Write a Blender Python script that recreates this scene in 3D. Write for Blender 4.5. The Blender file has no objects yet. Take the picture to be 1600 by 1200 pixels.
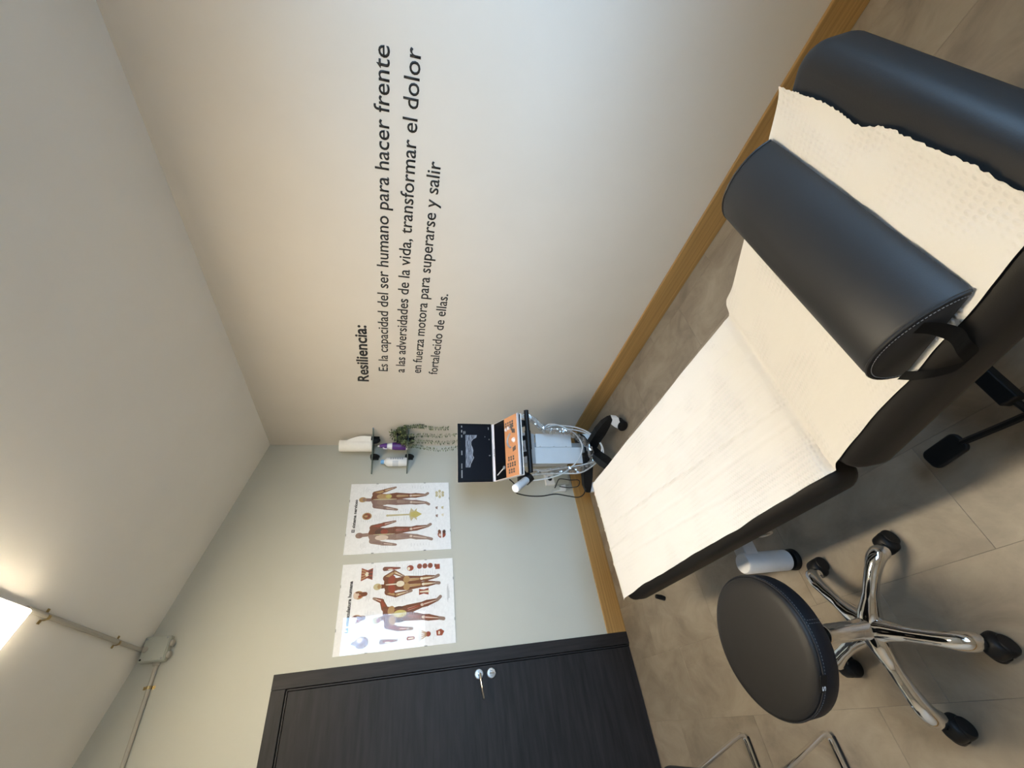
import bpy, bmesh, math, random
from mathutils import Vector, Matrix, noise
random.seed(7)
PI = math.pi
S = bpy.context.scene
COL = S.collection

# ------------------------------------------------------------------ camera, world, lamps, exposure
YAW, PITCH, ROLL = 0.6994, -0.2606, 0.0449
F_PX = 646.93
cy, sy, cp, sp = math.cos(YAW), math.sin(YAW), math.cos(PITCH), math.sin(PITCH)
fwd = Vector((sy * cp, cy * cp, sp)); rgt = Vector((cy, -sy, 0)); upv = rgt.cross(fwd)
rgt, upv = (math.cos(ROLL) * rgt + math.sin(ROLL) * upv), (-math.sin(ROLL) * rgt + math.cos(ROLL) * upv)
cam_d = bpy.data.cameras.new('camera'); cam = bpy.data.objects.new('camera', cam_d); COL.objects.link(cam)
cam_d.sensor_fit = 'HORIZONTAL'; cam_d.sensor_width = 36.0; cam_d.lens = 36.0 * F_PX / 1600.0
cam_d.clip_start = 0.02; cam_d.clip_end = 200
ax, ay, az = -upv, rgt, -fwd               # the phone was held sideways: picture right is world down
cam.matrix_world = Matrix(((ax.x, ay.x, az.x, -1.7872), (ax.y, ay.y, az.y, -2.945), (ax.z, ay.z, az.z, 1.5275), (0, 0, 0, 1)))
S.camera = cam

SKY = (0.42, 0.67, 1.0); SKY_STRENGTH = 25.0
LAMP_COL = (1.0, 0.845, 0.615); LAMP_STRENGTH = 95.0
w = bpy.data.worlds.new('world'); S.world = w; w.use_nodes = True
nt = w.node_tree; bg = nt.nodes['Background']
tc = nt.nodes.new('ShaderNodeTexCoord'); sx = nt.nodes.new('ShaderNodeSeparateXYZ'); cr = nt.nodes.new('ShaderNodeValToRGB')
mr = nt.nodes.new('ShaderNodeMapRange'); mr.inputs[1].default_value = -1; mr.inputs[2].default_value = 1
nt.links.new(tc.outputs['Generated'], sx.inputs[0]); nt.links.new(sx.outputs['Z'], mr.inputs[0]); nt.links.new(mr.outputs[0], cr.inputs[0])
cr.color_ramp.elements[0].position = 0.46; cr.color_ramp.elements[0].color = (0.16, 0.16, 0.15, 1)
cr.color_ramp.elements[1].position = 0.54; cr.color_ramp.elements[1].color = (*SKY, 1)
nt.links.new(cr.outputs[0], bg.inputs[0]); bg.inputs[1].default_value = SKY_STRENGTH
pd = bpy.data.lights.new('window_portal', 'AREA'); pd.shape = 'RECTANGLE'; pd.size = 1.6; pd.size_y = 1.22; pd.cycles.is_portal = True
po = bpy.data.objects.new('window_portal', pd); COL.objects.link(po); po.location = (-1.15, -4.04, 1.61); po.rotation_euler = (PI / 2, 0, 0)
S.view_settings.view_transform = 'Standard'; S.view_settings.look = 'None'; S.view_settings.gamma = 1.0
S.view_settings.use_curve_mapping = False; S.view_settings.exposure = 0.12
S.cycles.max_bounces = 10; S.cycles.diffuse_bounces = 6; S.cycles.transparent_max_bounces = 16
S.cycles.sample_clamp_indirect = 6.0

# ------------------------------------------------------------------ helpers
MATS = {}
def mat(name, col, rough=0.5, metal=0.0, nscale=0, namt=0.0, stretch=(1, 1, 1), bump=0.0, bscale=None, spec=0.5, emit=None, estr=0, coat=0):
    m = bpy.data.materials.new(name); m.use_nodes = True; n = m.node_tree; b = n.nodes['Principled BSDF']
    b.inputs['Base Color'].default_value = (*col, 1); b.inputs['Roughness'].default_value = rough; b.inputs['Metallic'].default_value = metal
    b.inputs['Specular IOR Level'].default_value = spec; b.inputs['Coat Weight'].default_value = coat
    if emit: b.inputs['Emission Color'].default_value = (*emit, 1); b.inputs['Emission Strength'].default_value = estr
    if nscale or bump:
        t = n.nodes.new('ShaderNodeTexCoord'); mp = n.nodes.new('ShaderNodeMapping'); mp.inputs['Scale'].default_value = stretch
        n.links.new(t.outputs['Object'], mp.inputs[0])
    if nscale:
        no = n.nodes.new('ShaderNodeTexNoise'); no.inputs['Scale'].default_value = nscale; no.inputs['Detail'].default_value = 6; no.inputs['Roughness'].default_value = 0.6
        n.links.new(mp.outputs[0], no.inputs[0])
        r = n.nodes.new('ShaderNodeValToRGB'); n.links.new(no.outputs[0], r.inputs[0])
        r.color_ramp.elements[0].position = 0.3; r.color_ramp.elements[1].position = 0.7
        r.color_ramp.elements[0].color = (*[c * (1 - namt) for c in col], 1); r.color_ramp.elements[1].color = (*[min(1, c * (1 + namt)) for c in col], 1)
        n.links.new(r.outputs[0], b.inputs['Base Color'])
    if bump:
        n2 = n.nodes.new('ShaderNodeTexNoise'); n2.inputs['Scale'].default_value = bscale or nscale or 50; n2.inputs['Detail'].default_value = 4
        n.links.new(mp.outputs[0], n2.inputs[0]); bp = n.nodes.new('ShaderNodeBump'); bp.inputs['Strength'].default_value = bump; bp.inputs['Distance'].default_value = 0.002
        n.links.new(n2.outputs[0], bp.inputs['Height']); n.links.new(bp.outputs[0], b.inputs['Normal'])
    MATS[name] = m
    return m

def obj(name, bm, m, parent=None, smooth=False, loc=None, rot=None):
    me = bpy.data.meshes.new(name)
    bmesh.ops.recalc_face_normals(bm, faces=bm.faces[:])
    bm.to_mesh(me); bm.free()
    ms = m if isinstance(m, (list, tuple)) else [m]
    for k in ms: me.materials.append(k)
    if smooth:
        me.polygons.foreach_set('use_smooth', [True] * len(me.polygons))
        me.set_sharp_from_angle(angle=math.radians(smooth if smooth is not True else 40))
    o = bpy.data.objects.new(name, me); COL.objects.link(o)
    if parent: o.parent = parent
    if loc: o.location = loc
    if rot: o.rotation_euler = rot
    return o

def thing(name, label, cat, loc=(0, 0, 0), rot=(0, 0, 0), group=None):
    o = bpy.data.objects.new(name, None); COL.objects.link(o); o.location = loc; o.rotation_euler = rot
    o.empty_display_size = 0.05
    return tag(o, label, cat, group)
def tag(o, label, cat, group=None):
    o['label'] = label; o['category'] = cat
    if group: o['group'] = group
    return o
def struct(o): o['kind'] = 'structure'; return o

def box(bm, a, b, bev=0.0, seg=2, mi=0, M=None):
    x0, y0, z0 = [min(p, q) for p, q in zip(a, b)]; x1, y1, z1 = [max(p, q) for p, q in zip(a, b)]
    vs = [bm.verts.new((x, y, z)) for x in (x0, x1) for y in (y0, y1) for z in (z0, z1)]
    fs = [bm.faces.new([vs[i] for i in q]) for q in ((0, 1, 3, 2), (4, 6, 7, 5), (0, 4, 5, 1), (2, 3, 7, 6), (0, 2, 6, 4), (1, 5, 7, 3))]
    bmesh.ops.recalc_face_normals(bm, faces=fs)
    for f in fs: f.material_index = mi
    if bev:
        es = list({e for f in fs for e in f.edges})
        r = bmesh.ops.bevel(bm, geom=es, offset=bev, segments=seg, affect='EDGES', profile=0.5)
        vs = list({v for f in r['faces'] for v in f.verts} | {v for v in vs if v.is_valid})
        for f in r['faces']: f.material_index = mi
    if M is not None: bmesh.ops.transform(bm, matrix=M, verts=[v for v in vs if v.is_valid])
    return vs
def bx(a, b, bev=0.0, seg=2, M=None):
    bm = bmesh.new(); box(bm, a, b, bev, seg, 0, M); return bm

def tube(bm, pts, r, n=10, mi=0, caps=True, closed=False, flat=1.0):
    pts = [Vector(p) for p in pts]; N = len(pts); rs = r if isinstance(r, (list, tuple)) else [r] * N
    rings = []; prev = None
    for i, p in enumerate(pts):
        if closed: t = pts[(i + 1) % N] - pts[i - 1]
        else: t = pts[min(i + 1, N - 1)] - pts[max(i - 1, 0)]
        t.normalize()
        if prev is None:
            a = Vector((0, 0, 1)) if abs(t.z) < 0.9 else Vector((1, 0, 0)); u = t.cross(a).normalized()
        else:
            u = (prev - t * prev.dot(t)).normalized()
        prev = u; v = t.cross(u)
        rings.append([bm.verts.new(p + (u * math.cos(2 * PI * k / n) + v * math.sin(2 * PI * k / n) * flat) * rs[i]) for k in range(n)])
    fs = []
    for i in range(N if closed else N - 1):
        A, B = rings[i], rings[(i + 1) % N]
        for k in range(n): fs.append(bm.faces.new((A[k], A[(k + 1) % n], B[(k + 1) % n], B[k])))
    if caps and not closed:
        fs.append(bm.faces.new(rings[0][::-1])); fs.append(bm.faces.new(rings[-1]))
    for f in fs: f.material_index = mi
    return rings
def smooth_path(pts, k=8):
    P = [Vector(p) for p in pts]; out = []
    for i in range(len(P) - 1):
        p0, p1, p2, p3 = P[max(i - 1, 0)], P[i], P[i + 1], P[min(i + 2, len(P) - 1)]
        for j in range(k):
            t = j / k
            out.append(0.5 * ((2 * p1) + (p2 - p0) * t + (2 * p0 - 5 * p1 + 4 * p2 - p3) * t * t + (3 * p1 - p0 - 3 * p2 + p3) * t ** 3))
    out.append(P[-1]); return out
def interp(vals, k=8):
    out = []
    for a, b in zip(vals, vals[1:]):
        out += [a + (b - a) * j / k for j in range(k)]
    return out + [vals[-1]]
def tb(pts, r, n=10, k=0, **kw):
    bm = bmesh.new()
    if k:
        if isinstance(r, (list, tuple)): r = interp(r, k)
        pts = smooth_path(pts, k)
    tube(bm, pts, r, n, **kw); return bm
def lathe(bm, prof, n=32, c=(0, 0, 0), mi=0, axis='z', M=None):
    c = Vector(c); rings = []; vs = []
    for r, h in prof:
        ring = []
        for k in range(n):
            a = 2 * PI * k / n; ca, sa = r * math.cos(a), r * math.sin(a)
            p = {'z': Vector((ca, sa, h)), 'y': Vector((ca, h, sa)), 'x': Vector((h, ca, sa))}[axis]
            ring.append(bm.verts.new(p + c))
        rings.append(ring); vs += ring
    fs = []
    for A, B in zip(rings, rings[1:]):
        for k in range(n): fs.append(bm.faces.new((A[k], A[(k + 1) % n], B[(k + 1) % n], B[k])))
    fs.append(bm.faces.new(rings[0])); fs.append(bm.faces.new(rings[-1]))
    for f in fs: f.material_index = mi
    if M is not None: bmesh.ops.transform(bm, matrix=M, verts=vs)
    return vs
def la(prof, n=32, c=(0, 0, 0), axis='z'):
    bm = bmesh.new(); lathe(bm, prof, n, c, 0, axis); return bm
def prism(bm, pts, d, mi=0):
    """pts: 3-D polygon, extruded by vector d"""
    d = Vector(d); A = [bm.verts.new(p) for p in pts]; B = [bm.verts.new(Vector(p) + d) for p in pts]; n = len(A)
    fs = [bm.faces.new(A[::-1]), bm.faces.new(B)] + [bm.faces.new((A[i], A[(i + 1) % n], B[(i + 1) % n], B[i])) for i in range(n)]
    for f in fs: f.material_index = mi
    return fs
def rrect(w, l, r, n=6):
    out = []
    for cx, cyy, a0 in ((w / 2 - r, l / 2 - r, 0), (-w / 2 + r, l / 2 - r, PI / 2), (-w / 2 + r, -l / 2 + r, PI), (w / 2 - r, -l / 2 + r, 1.5 * PI)):
        for k in range(n + 1):
            a = a0 + k / n * PI / 2; out.append((cx + r * math.cos(a), cyy + r * math.sin(a)))
    return out
def slab(w, l, t, rc, rb, nb=5):
    """padded slab centred in plan, z 0..t, rounded plan corners and rolled edges"""
    bm = bmesh.new(); rings = []
    lev = [(rb * (1 - math.sin(k / nb * PI / 2)), rb * (1 - math.cos(k / nb * PI / 2))) for k in range(nb + 1)]   # inset, height
    lv = lev + [(i, t - h) for i, h in lev[::-1]]
    for ins, h in lv:
        rings.append([bm.verts.new((x, y, h)) for x, y in rrect(w - 2 * ins, l - 2 * ins, max(rc - ins, 0.004))])
    n = len(rings[0])
    for A, B in zip(rings, rings[1:]):
        for k in range(n): bm.faces.new((A[k], A[(k + 1) % n], B[(k + 1) % n], B[k]))
    bm.faces.new(rings[0][::-1]); bm.faces.new(rings[-1])
    return bm
def copy_tree(o, parent=None):
    c = o.copy(); COL.objects.link(c); c.parent = parent
    for ch in list(o.children): copy_tree(ch, c)
    return c

# ------------------------------------------------------------------ materials
m_wall = mat('wall_paint', (0.62, 0.575, 0.51), 0.75, nscale=3, namt=0.02, bump=0.05, bscale=180)
m_taupe = mat('unseen_wall_taupe', (0.42, 0.40, 0.37), 0.75, nscale=3, namt=0.02, bump=0.05, bscale=180)  # tone of the unseen walls, set darker to cut fill light under the couch
m_sage = mat('sage_wall_paint', (0.47, 0.475, 0.425), 0.75, nscale=3, namt=0.02, bump=0.05, bscale=180)
m_ceil = mat('ceiling_paint', (0.88, 0.855, 0.80), 0.8, nscale=2, namt=0.02, bump=0.06, bscale=140)
m_oak = mat('oak', (0.36, 0.215, 0.075), 0.45, nscale=14, namt=0.28, stretch=(1, 0.05, 6), bump=0.05, bscale=60)
m_oak2 = mat('oak_back', (0.36, 0.215, 0.075), 0.45, nscale=14, namt=0.28, stretch=(0.05, 1, 6), bump=0.05, bscale=60)
m_door = mat('dark_wood', (0.0165, 0.0155, 0.0165), 0.5, nscale=9, namt=0.4, stretch=(0.35, 1, 4), bump=0.12, bscale=30, spec=.22)
m_doorv = mat('dark_wood_frame', (0.019, 0.0175, 0.018), 0.5, nscale=9, namt=0.4, stretch=(5, 1, 0.35), bump=0.12, bscale=30, spec=.22)
m_black = mat('black_plastic', (0.0045, 0.0045, 0.005), 0.5, nscale=30, namt=0.1, spec=0.3)
m_joint = mat('tile_joint', (0.13, 0.113, 0.092), 0.8, nscale=30, namt=0.1)
m_gap = mat('gap_black', (0.004, 0.004, 0.004), 0.9, nscale=30, namt=0.1)
m_vinyl = mat('grey_vinyl', (0.0105, 0.0092, 0.0085), 0.52, nscale=8, namt=0.06, bump=0.10, bscale=520, spec=.32)
m_vinylb = mat('charcoal_vinyl', (0.0115, 0.0116, 0.0124), 0.52, nscale=8, namt=0.06, bump=0.10, bscale=520, spec=.40)
m_seatside = mat('navy_vinyl', (0.006, 0.0065, 0.0095), 0.5, nscale=8, namt=0.06, bump=0.10, bscale=520, spec=.35)
m_stitch = mat('stitching', (0.16, 0.16, 0.17), 0.8, nscale=200, namt=0.1)
m_chrome = mat('chrome', (0.82, 0.81, 0.79), 0.07, 1.0, nscale=4, namt=0.03)
m_steel = mat('brushed_steel', (0.62, 0.60, 0.57), 0.28, 1.0, nscale=40, namt=0.08)
m_brass = mat('brass', (0.36, 0.27, 0.12), 0.35, 1.0, nscale=30, namt=0.1)
m_white = mat('white_plastic', (0.80, 0.80, 0.79), 0.4, nscale=10, namt=0.02)
m_powder = mat('white_powder_coat', (0.62, 0.63, 0.65), 0.5, nscale=30, namt=0.03)
m_grey = mat('grey_plastic', (0.32, 0.33, 0.33), 0.5, nscale=20, namt=0.04)
m_letters = mat('lettering_vinyl', (0.008, 0.008, 0.008), 0.5, nscale=20, namt=0.1)
m_paperroll = mat('kitchen_paper', (0.88, 0.86, 0.80), 0.9, nscale=40, namt=0.03, bump=0.2, bscale=300)
m_cable = mat('white_cable', (0.72, 0.72, 0.70), 0.4, nscale=20, namt=0.02)
m_emit = mat('lamp_diffuser', (0.9, 0.9, 0.9), 0.5, emit=LAMP_COL, estr=LAMP_STRENGTH)

def paper_mat():
    m = bpy.data.materials.new('couch_paper'); m.use_nodes = True; n = m.node_tree; b = n.nodes['Principled BSDF']
    b.inputs['Base Color'].default_value = (0.68, 0.67, 0.655, 1); b.inputs['Roughness'].default_value = 0.9; b.inputs['Specular IOR Level'].default_value = 0.15
    t = n.nodes.new('ShaderNodeTexCoord'); mp = n.nodes.new('ShaderNodeMapping'); n.links.new(t.outputs['Object'], mp.inputs[0])
    mp.inputs['Scale'].default_value = (66, 105, 0.001)
    v = n.nodes.new('ShaderNodeTexVoronoi'); v.inputs['Randomness'].default_value = 0.0; v.inputs['Scale'].default_value = 1.0; n.links.new(mp.outputs[0], v.inputs[0])
    r = n.nodes.new('ShaderNodeMapRange'); r.inputs[1].default_value = 0.0; r.inputs[2].default_value = 0.42; r.inputs[3].default_value = 1; r.inputs[4].default_value = 0
    n.links.new(v.outputs['Distance'], r.inputs[0])
    ns = n.nodes.new('ShaderNodeTexNoise'); ns.inputs['Scale'].default_value = 7; n.links.new(t.outputs['Object'], ns.inputs[0])
    rr = n.nodes.new('ShaderNodeMapRange'); rr.inputs[1].default_value = 0.46; rr.inputs[2].default_value = 0.62; n.links.new(ns.outputs[0], rr.inputs[0])
    mu = n.nodes.new('ShaderNodeMath'); mu.operation = 'MULTIPLY'; n.links.new(r.outputs[0], mu.inputs[0]); n.links.new(rr.outputs[0], mu.inputs[1])
    nf = n.nodes.new('ShaderNodeTexNoise'); nf.inputs['Scale'].default_value = 26; nf.inputs['Detail'].default_value = 6; n.links.new(t.outputs['Object'], nf.inputs[0])
    ad = n.nodes.new('ShaderNodeMath'); ad.operation = 'ADD'; n.links.new(mu.outputs[0], ad.inputs[0]); n.links.new(nf.outputs[0], ad.inputs[1])
    bp = n.nodes.new('ShaderNodeBump'); bp.inputs['Strength'].default_value = 0.7; bp.inputs['Distance'].default_value = 0.004
    n.links.new(ad.outputs[0], bp.inputs['Height']); n.links.new(bp.outputs[0], b.inputs['Normal'])
    return m
m_paper = paper_mat()

def tile_mat():
    m = bpy.data.materials.new('stone_vinyl_tile'); m.use_nodes = True; n = m.node_tree; b = n.nodes['Principled BSDF']
    b.inputs['Roughness'].default_value = 0.42
    g = n.nodes.new('ShaderNodeNewGeometry'); oi = n.nodes.new('ShaderNodeObjectInfo')
    off = n.nodes.new('ShaderNodeVectorMath'); off.operation = 'MULTIPLY_ADD'
    cm = n.nodes.new('ShaderNodeCombineXYZ'); mu = n.nodes.new('ShaderNodeMath'); mu.operation = 'MULTIPLY'; mu.inputs[1].default_value = 37.0
    n.links.new(oi.outputs['Random'], mu.inputs[0]); n.links.new(mu.outputs[0], cm.inputs[2])
    ad = n.nodes.new('ShaderNodeVectorMath'); ad.operation = 'ADD'; n.links.new(g.outputs['Position'], ad.inputs[0]); n.links.new(cm.outputs[0], ad.inputs[1])
    mp = n.nodes.new('ShaderNodeMapping'); mp.inputs['Scale'].default_value = (1.6, 1, 1); n.links.new(ad.outputs[0], mp.inputs[0])
    a = n.nodes.new('ShaderNodeTexNoise'); a.inputs['Scale'].default_value = 4.5; a.inputs['Detail'].default_value = 9; a.inputs['Roughness'].default_value = 0.62; a.inputs['Distortion'].default_value = 0.6
    n.links.new(mp.outputs[0], a.inputs[0])
    r = n.nodes.new('ShaderNodeValToRGB'); n.links.new(a.outputs[0], r.inputs[0])
    r.color_ramp.elements[0].position = 0.32; r.color_ramp.elements[0].color = (0.185, 0.152, 0.117, 1)
    r.color_ramp.elements[1].position = 0.66; r.color_ramp.elements[1].color = (0.295, 0.250, 0.195, 1)
    hs = n.nodes.new('ShaderNodeHueSaturation'); mv = n.nodes.new('ShaderNodeMapRange'); mv.inputs[3].default_value = 0.90; mv.inputs[4].default_value = 1.08
    n.links.new(oi.outputs['Random'], mv.inputs[0]); n.links.new(mv.outputs[0], hs.inputs['Value']); n.links.new(r.outputs[0], hs.inputs['Color'])
    n.links.new(hs.outputs[0], b.inputs['Base Color'])
    bp = n.nodes.new('ShaderNodeBump'); bp.inputs['Strength'].default_value = 0.15; bp.inputs['Distance'].default_value = 0.002
    n.links.new(a.outputs[0], bp.inputs['Height']); n.links.new(bp.outputs[0], b.inputs['Normal'])
    return m
m_tile = tile_mat()

def thin_glass(name, tint=(1, 1, 1), rough=0.0, fac=None, gl=1.0):
    m = bpy.data.materials.new(name); m.use_nodes = True; n = m.node_tree; n.nodes.remove(n.nodes['Principled BSDF']); out = n.nodes['Material Output']
    tr = n.nodes.new('ShaderNodeBsdfTransparent'); tr.inputs[0].default_value = (*tint, 1)
    gl_ = n.nodes.new('ShaderNodeBsdfGlossy'); gl_.inputs['Roughness'].default_value = rough; gl_.inputs[0].default_value = (gl, gl, gl, 1)
    mx = n.nodes.new('ShaderNodeMixShader')
    if fac is None:
        fr = n.nodes.new('ShaderNodeFresnel'); fr.inputs[0].default_value = 1.5; ge = n.nodes.new('ShaderNodeNewGeometry')
        sb = n.nodes.new('ShaderNodeMath'); sb.operation = 'SUBTRACT'; sb.inputs[0].default_value = 1.0; n.links.new(ge.outputs['Backfacing'], sb.inputs[1])
        mu = n.nodes.new('ShaderNodeMath'); mu.operation = 'MULTIPLY'; n.links.new(fr.outputs[0], mu.inputs[0]); n.links.new(sb.outputs[0], mu.inputs[1]); n.links.new(mu.outputs[0], mx.inputs[0])
    else: mx.inputs[0].default_value = fac
    n.links.new(tr.outputs[0], mx.inputs[1]); n.links.new(gl_.outputs[0], mx.inputs[2]); n.links.new(mx.outputs[0], out.inputs[0])
    return m
m_glass = thin_glass('poster_glass')
m_pane = thin_glass('window_glass', (0.95, 0.97, 0.97))
m_film = thin_glass('clear_film', (0.90, 0.91, 0.92), 0.12, 0.28)
m_shelf = thin_glass('shelf_glass', (0.62, 0.70, 0.68), 0.08, 0.16)
m_glassedge = mat('glass_edge', (0.10, 0.125, 0.115), 0.2, nscale=10, namt=0.05)

# ------------------------------------------------------------------ room
XL, YF = -2.95, -3.9
H0, SL = 2.4427, 0.2661
ceil = lambda x: H0 - SL * x
DX0, DX1, DZ = -2.40, -1.441, 2.123           # outside of the door frame
bm = bmesh.new()
def wallpoly(bm, xs, zb):
    a, b = xs
    prism(bm, [(a, 0, zb), (b, 0, zb), (b, 0, ceil(b) + .02), (a, 0, ceil(a) + .02)], (0, .1, 0))
wallpoly(bm, (XL - .1, DX0 + .02), -.02); wallpoly(bm, (DX0 + .02, DX1 - .02), DZ - .02); wallpoly(bm, (DX1 - .02, 0.1), -.02)
struct(obj('wall_back', bm, m_sage))
struct(obj('wall_right', bx((0, YF - .1, -.02), (.1, 0, H0 + .02)), m_wall))
struct(obj('wall_left', bx((XL - .1, YF - .1, -.02), (XL, 0, ceil(XL) + .02)), m_taupe))
bm = bmesh.new(); WX0, WX1, WZ0, WZ1 = -1.95, -.35, 1.0, 2.22
for a, b, zb, zt in ((XL, WX0, -.02, None), (WX1, 0, -.02, None), (WX0, WX1, -.02, WZ0), (WX0, WX1, WZ1, None)):
    prism(bm, [(a, YF, zb), (b, YF, zb), (b, YF, zt or ceil(b) + .02), (a, YF, zt or ceil(a) + .02)], (0, -.1, 0))
struct(obj('wall_front', bm, m_taupe))
bm = bmesh.new()
prism(bm, [(XL - .1, YF - .1, ceil(XL - .1)), (.1, YF - .1, ceil(.1)), (.1, .1, ceil(.1)), (XL - .1, .1, ceil(XL - .1))], (0, 0, .08))
struct(obj('ceiling', bm, m_ceil))
floor = struct(obj('floor', bx((XL - .1, YF - .1, -.06), (.1, .1, -.0012)), m_joint))
TW, TL = .3045, .6115
x_first = -1.612 - 5 * TW
k = 0
offs = {-1.612: -.93}
tile_mesh = {}
for i in range(-1, 11):
    x0 = x_first + i * TW; x1 = x0 + TW
    a, b = max(x0, XL), min(x1, 0)
    if b - a < .01: continue
    y = (-.93, -.57, -.34, -.75, -.2)[(i - 5) % 5 if i >= 5 else {4: 1, 3: 2, 2: 3, 1: 0, 0: 4, -1: 2}[i]]
    if i > 5: y = (-.93, -.60, -.30, -.78, -.45, -.15)[(i - 5) % 6]
    while y < 0: y += TL
    while y > YF:
        ya, yb = max(y - TL, YF), min(y, 0)
        if yb - ya > .01:
            g = .0004
            key = (round(b - a, 4), round(yb - ya, 4))
            if key not in tile_mesh:
                t = obj('tile', bx((a - (a + b) / 2 + g, -(yb - ya) / 2 + g, -.004), ((b - a) / 2 - g, (yb - ya) / 2 - g, 0), .0005, 1), m_tile, floor)
                tile_mesh[key] = t.data
            else:
                t = bpy.data.objects.new('tile', tile_mesh[key]); COL.objects.link(t); t.parent = floor
            t.location = ((a + b) / 2, (ya + yb) / 2, 0)
        y -= TL
BH = .136
def baseboard(name, a, b, d, m):
    bm = bmesh.new(); box(bm, a, b, .003, 2)
    return struct(obj(name, bm, m))
baseboard('baseboard_right', (-.014, YF, 0), (0, 0, BH), 0, m_oak)
baseboard('baseboard_back', (DX1, -.014, 0), (-.014, 0, BH), 0, m_oak2)
baseboard('baseboard_left', (XL, YF, 0), (XL + .014, 0, BH), 0, m_oak)

# window with venetian blind, behind the camera (its reflection shows in a poster)
win = bpy.data.objects.new('window_1', None); COL.objects.link(win); struct(win); win.location = ((WX0 + WX1) / 2, YF, WZ0)
hw, hh = (WX1 - WX0) / 2, WZ1 - WZ0
bm = bmesh.new()
for a, b in (((-hw, -.09, 0), (-hw + .05, -.03, hh)), ((hw - .05, -.09, 0), (hw, -.03, hh)), ((-hw, -.09, 0), (hw, -.03, .05)), ((-hw, -.09, hh - .05), (hw, -.03, hh)), ((-.03, -.09, 0), (.03, -.03, hh))):
    box(bm, a, b, .004, 1)
obj('window_frame', bm, m_white, win)
for s in (-1, 1):
    obj('window_pane', bx((min(s * .03, s * (hw - .05)), -.064, .05), (max(s * .03, s * (hw - .05)), -.06, hh - .05)), m_pane, win)
m_slat = mat('blind_slat', (0.30, 0.31, 0.32), 0.4, nscale=10, namt=0.02)
sl0 = None
for k in range(58):
    z = .03 + k * .0202
    if sl0 is None:
        bm = bmesh.new(); R = Matrix.Rotation(math.radians(-12), 4, 'X')
        box(bm, (-hw + .02, -.0125, -.0004), (hw - .02, .0125, .0004), 0, 1, 0, R)
        sl0 = obj('slat', bm, m_slat, win); o = sl0
    else:
        o = sl0.copy(); COL.objects.link(o)
    o.location = (0, -.012, z)
obj('blind_headrail', bx((-hw + .01, -.03, hh - .03), (hw - .01, .01, hh), .003), m_slat, win)

# door
door = bpy.data.objects.new('door_1', None); COL.objects.link(door); struct(door); door.location = (DX0, 0, 0)
dw = DX1 - DX0; FW = .070
obj('door_leaf', bx((FW + .014, -.008, .006), (dw - FW - .014, .032, DZ - FW - .014), .0015, 1), m_door, door)
for a, b in ((0, FW), (dw - FW, dw)):
    obj('architrave', bx((a, -.014, 0), (b, 0.04, DZ), .0015, 1), m_doorv, door)
obj('architrave', bx((FW + .001, -.014, DZ - FW), (dw - FW - .001, 0.04, DZ), .0015, 1), m_door, door)
bm = bmesh.new()
for a, b in (((FW + .003, -.004, 0), (FW + .010, .03, DZ - FW)), ((dw - FW - .010, -.004, 0), (dw - FW - .003, .03, DZ - FW)), ((FW + .003, -.004, DZ - FW - .010), (dw - FW - .003, .03, DZ - FW - .003))):
    box(bm, a, b)
obj('door_rebate', bm, m_doorv, door)
obj('door_backing', bx((FW, .02, 0), (dw - FW, .036, DZ - FW)), m_gap, door)
hx = -1.563 - DX0
han = obj('door_handle', la([(.0, -.0085), (.024, -.0085), (.026, -.010), (.026, -.014), (.023, -.017), (.011, -.0175), (.0095, -.03), (.0095, -.052), (.0, -.052)], 28, (hx, 0, 1.012), 'y'), m_steel, door, 35)
obj('lever', tb([(hx, -.05, 1.012), (hx - .03, -.058, 1.013), (hx - .07, -.062, 1.009), (hx - .105, -.056, 1.003), (hx - .118, -.05, 1.001)], [.0095, .009, .0085, .008, .0075], 10, 5, flat=.65), m_steel, han, 50)
lk = obj('lock_rosette', la([(.0, -.0085), (.025, -.0085), (.027, -.010), (.027, -.014), (.024, -.017), (.013, -.0175), (.011, -.022), (.0, -.0225)], 28, (hx - .003, 0, .938), 'y'), m_steel, door, 35)
obj('thumb_turn', bx((hx - .0055, -.040, .926), (hx - .0005, -.02, .950), .002, 1), m_steel, lk)

# ------------------------------------------------------------------ ceiling lamp, conduits, junction box
ang = math.atan(SL)
lx, ly = -1.340, -1.60
lamp = thing('ceiling_lamp', 'glowing warm-white linear lamp on the sloping ceiling, where the conduit pipe ends', 'lamp', (lx, ly, ceil(lx)), (0, ang, 0))
obj('lamp_housing', bx((-.080, -.605, -.040), (.080, .605, -.001), .004), m_white, lamp)
bm = bx((-.075, -.60, -.046), (.075, .60, -.0405), .002, 2)
obj('lamp_diffuser', bm, m_emit, lamp)

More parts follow.
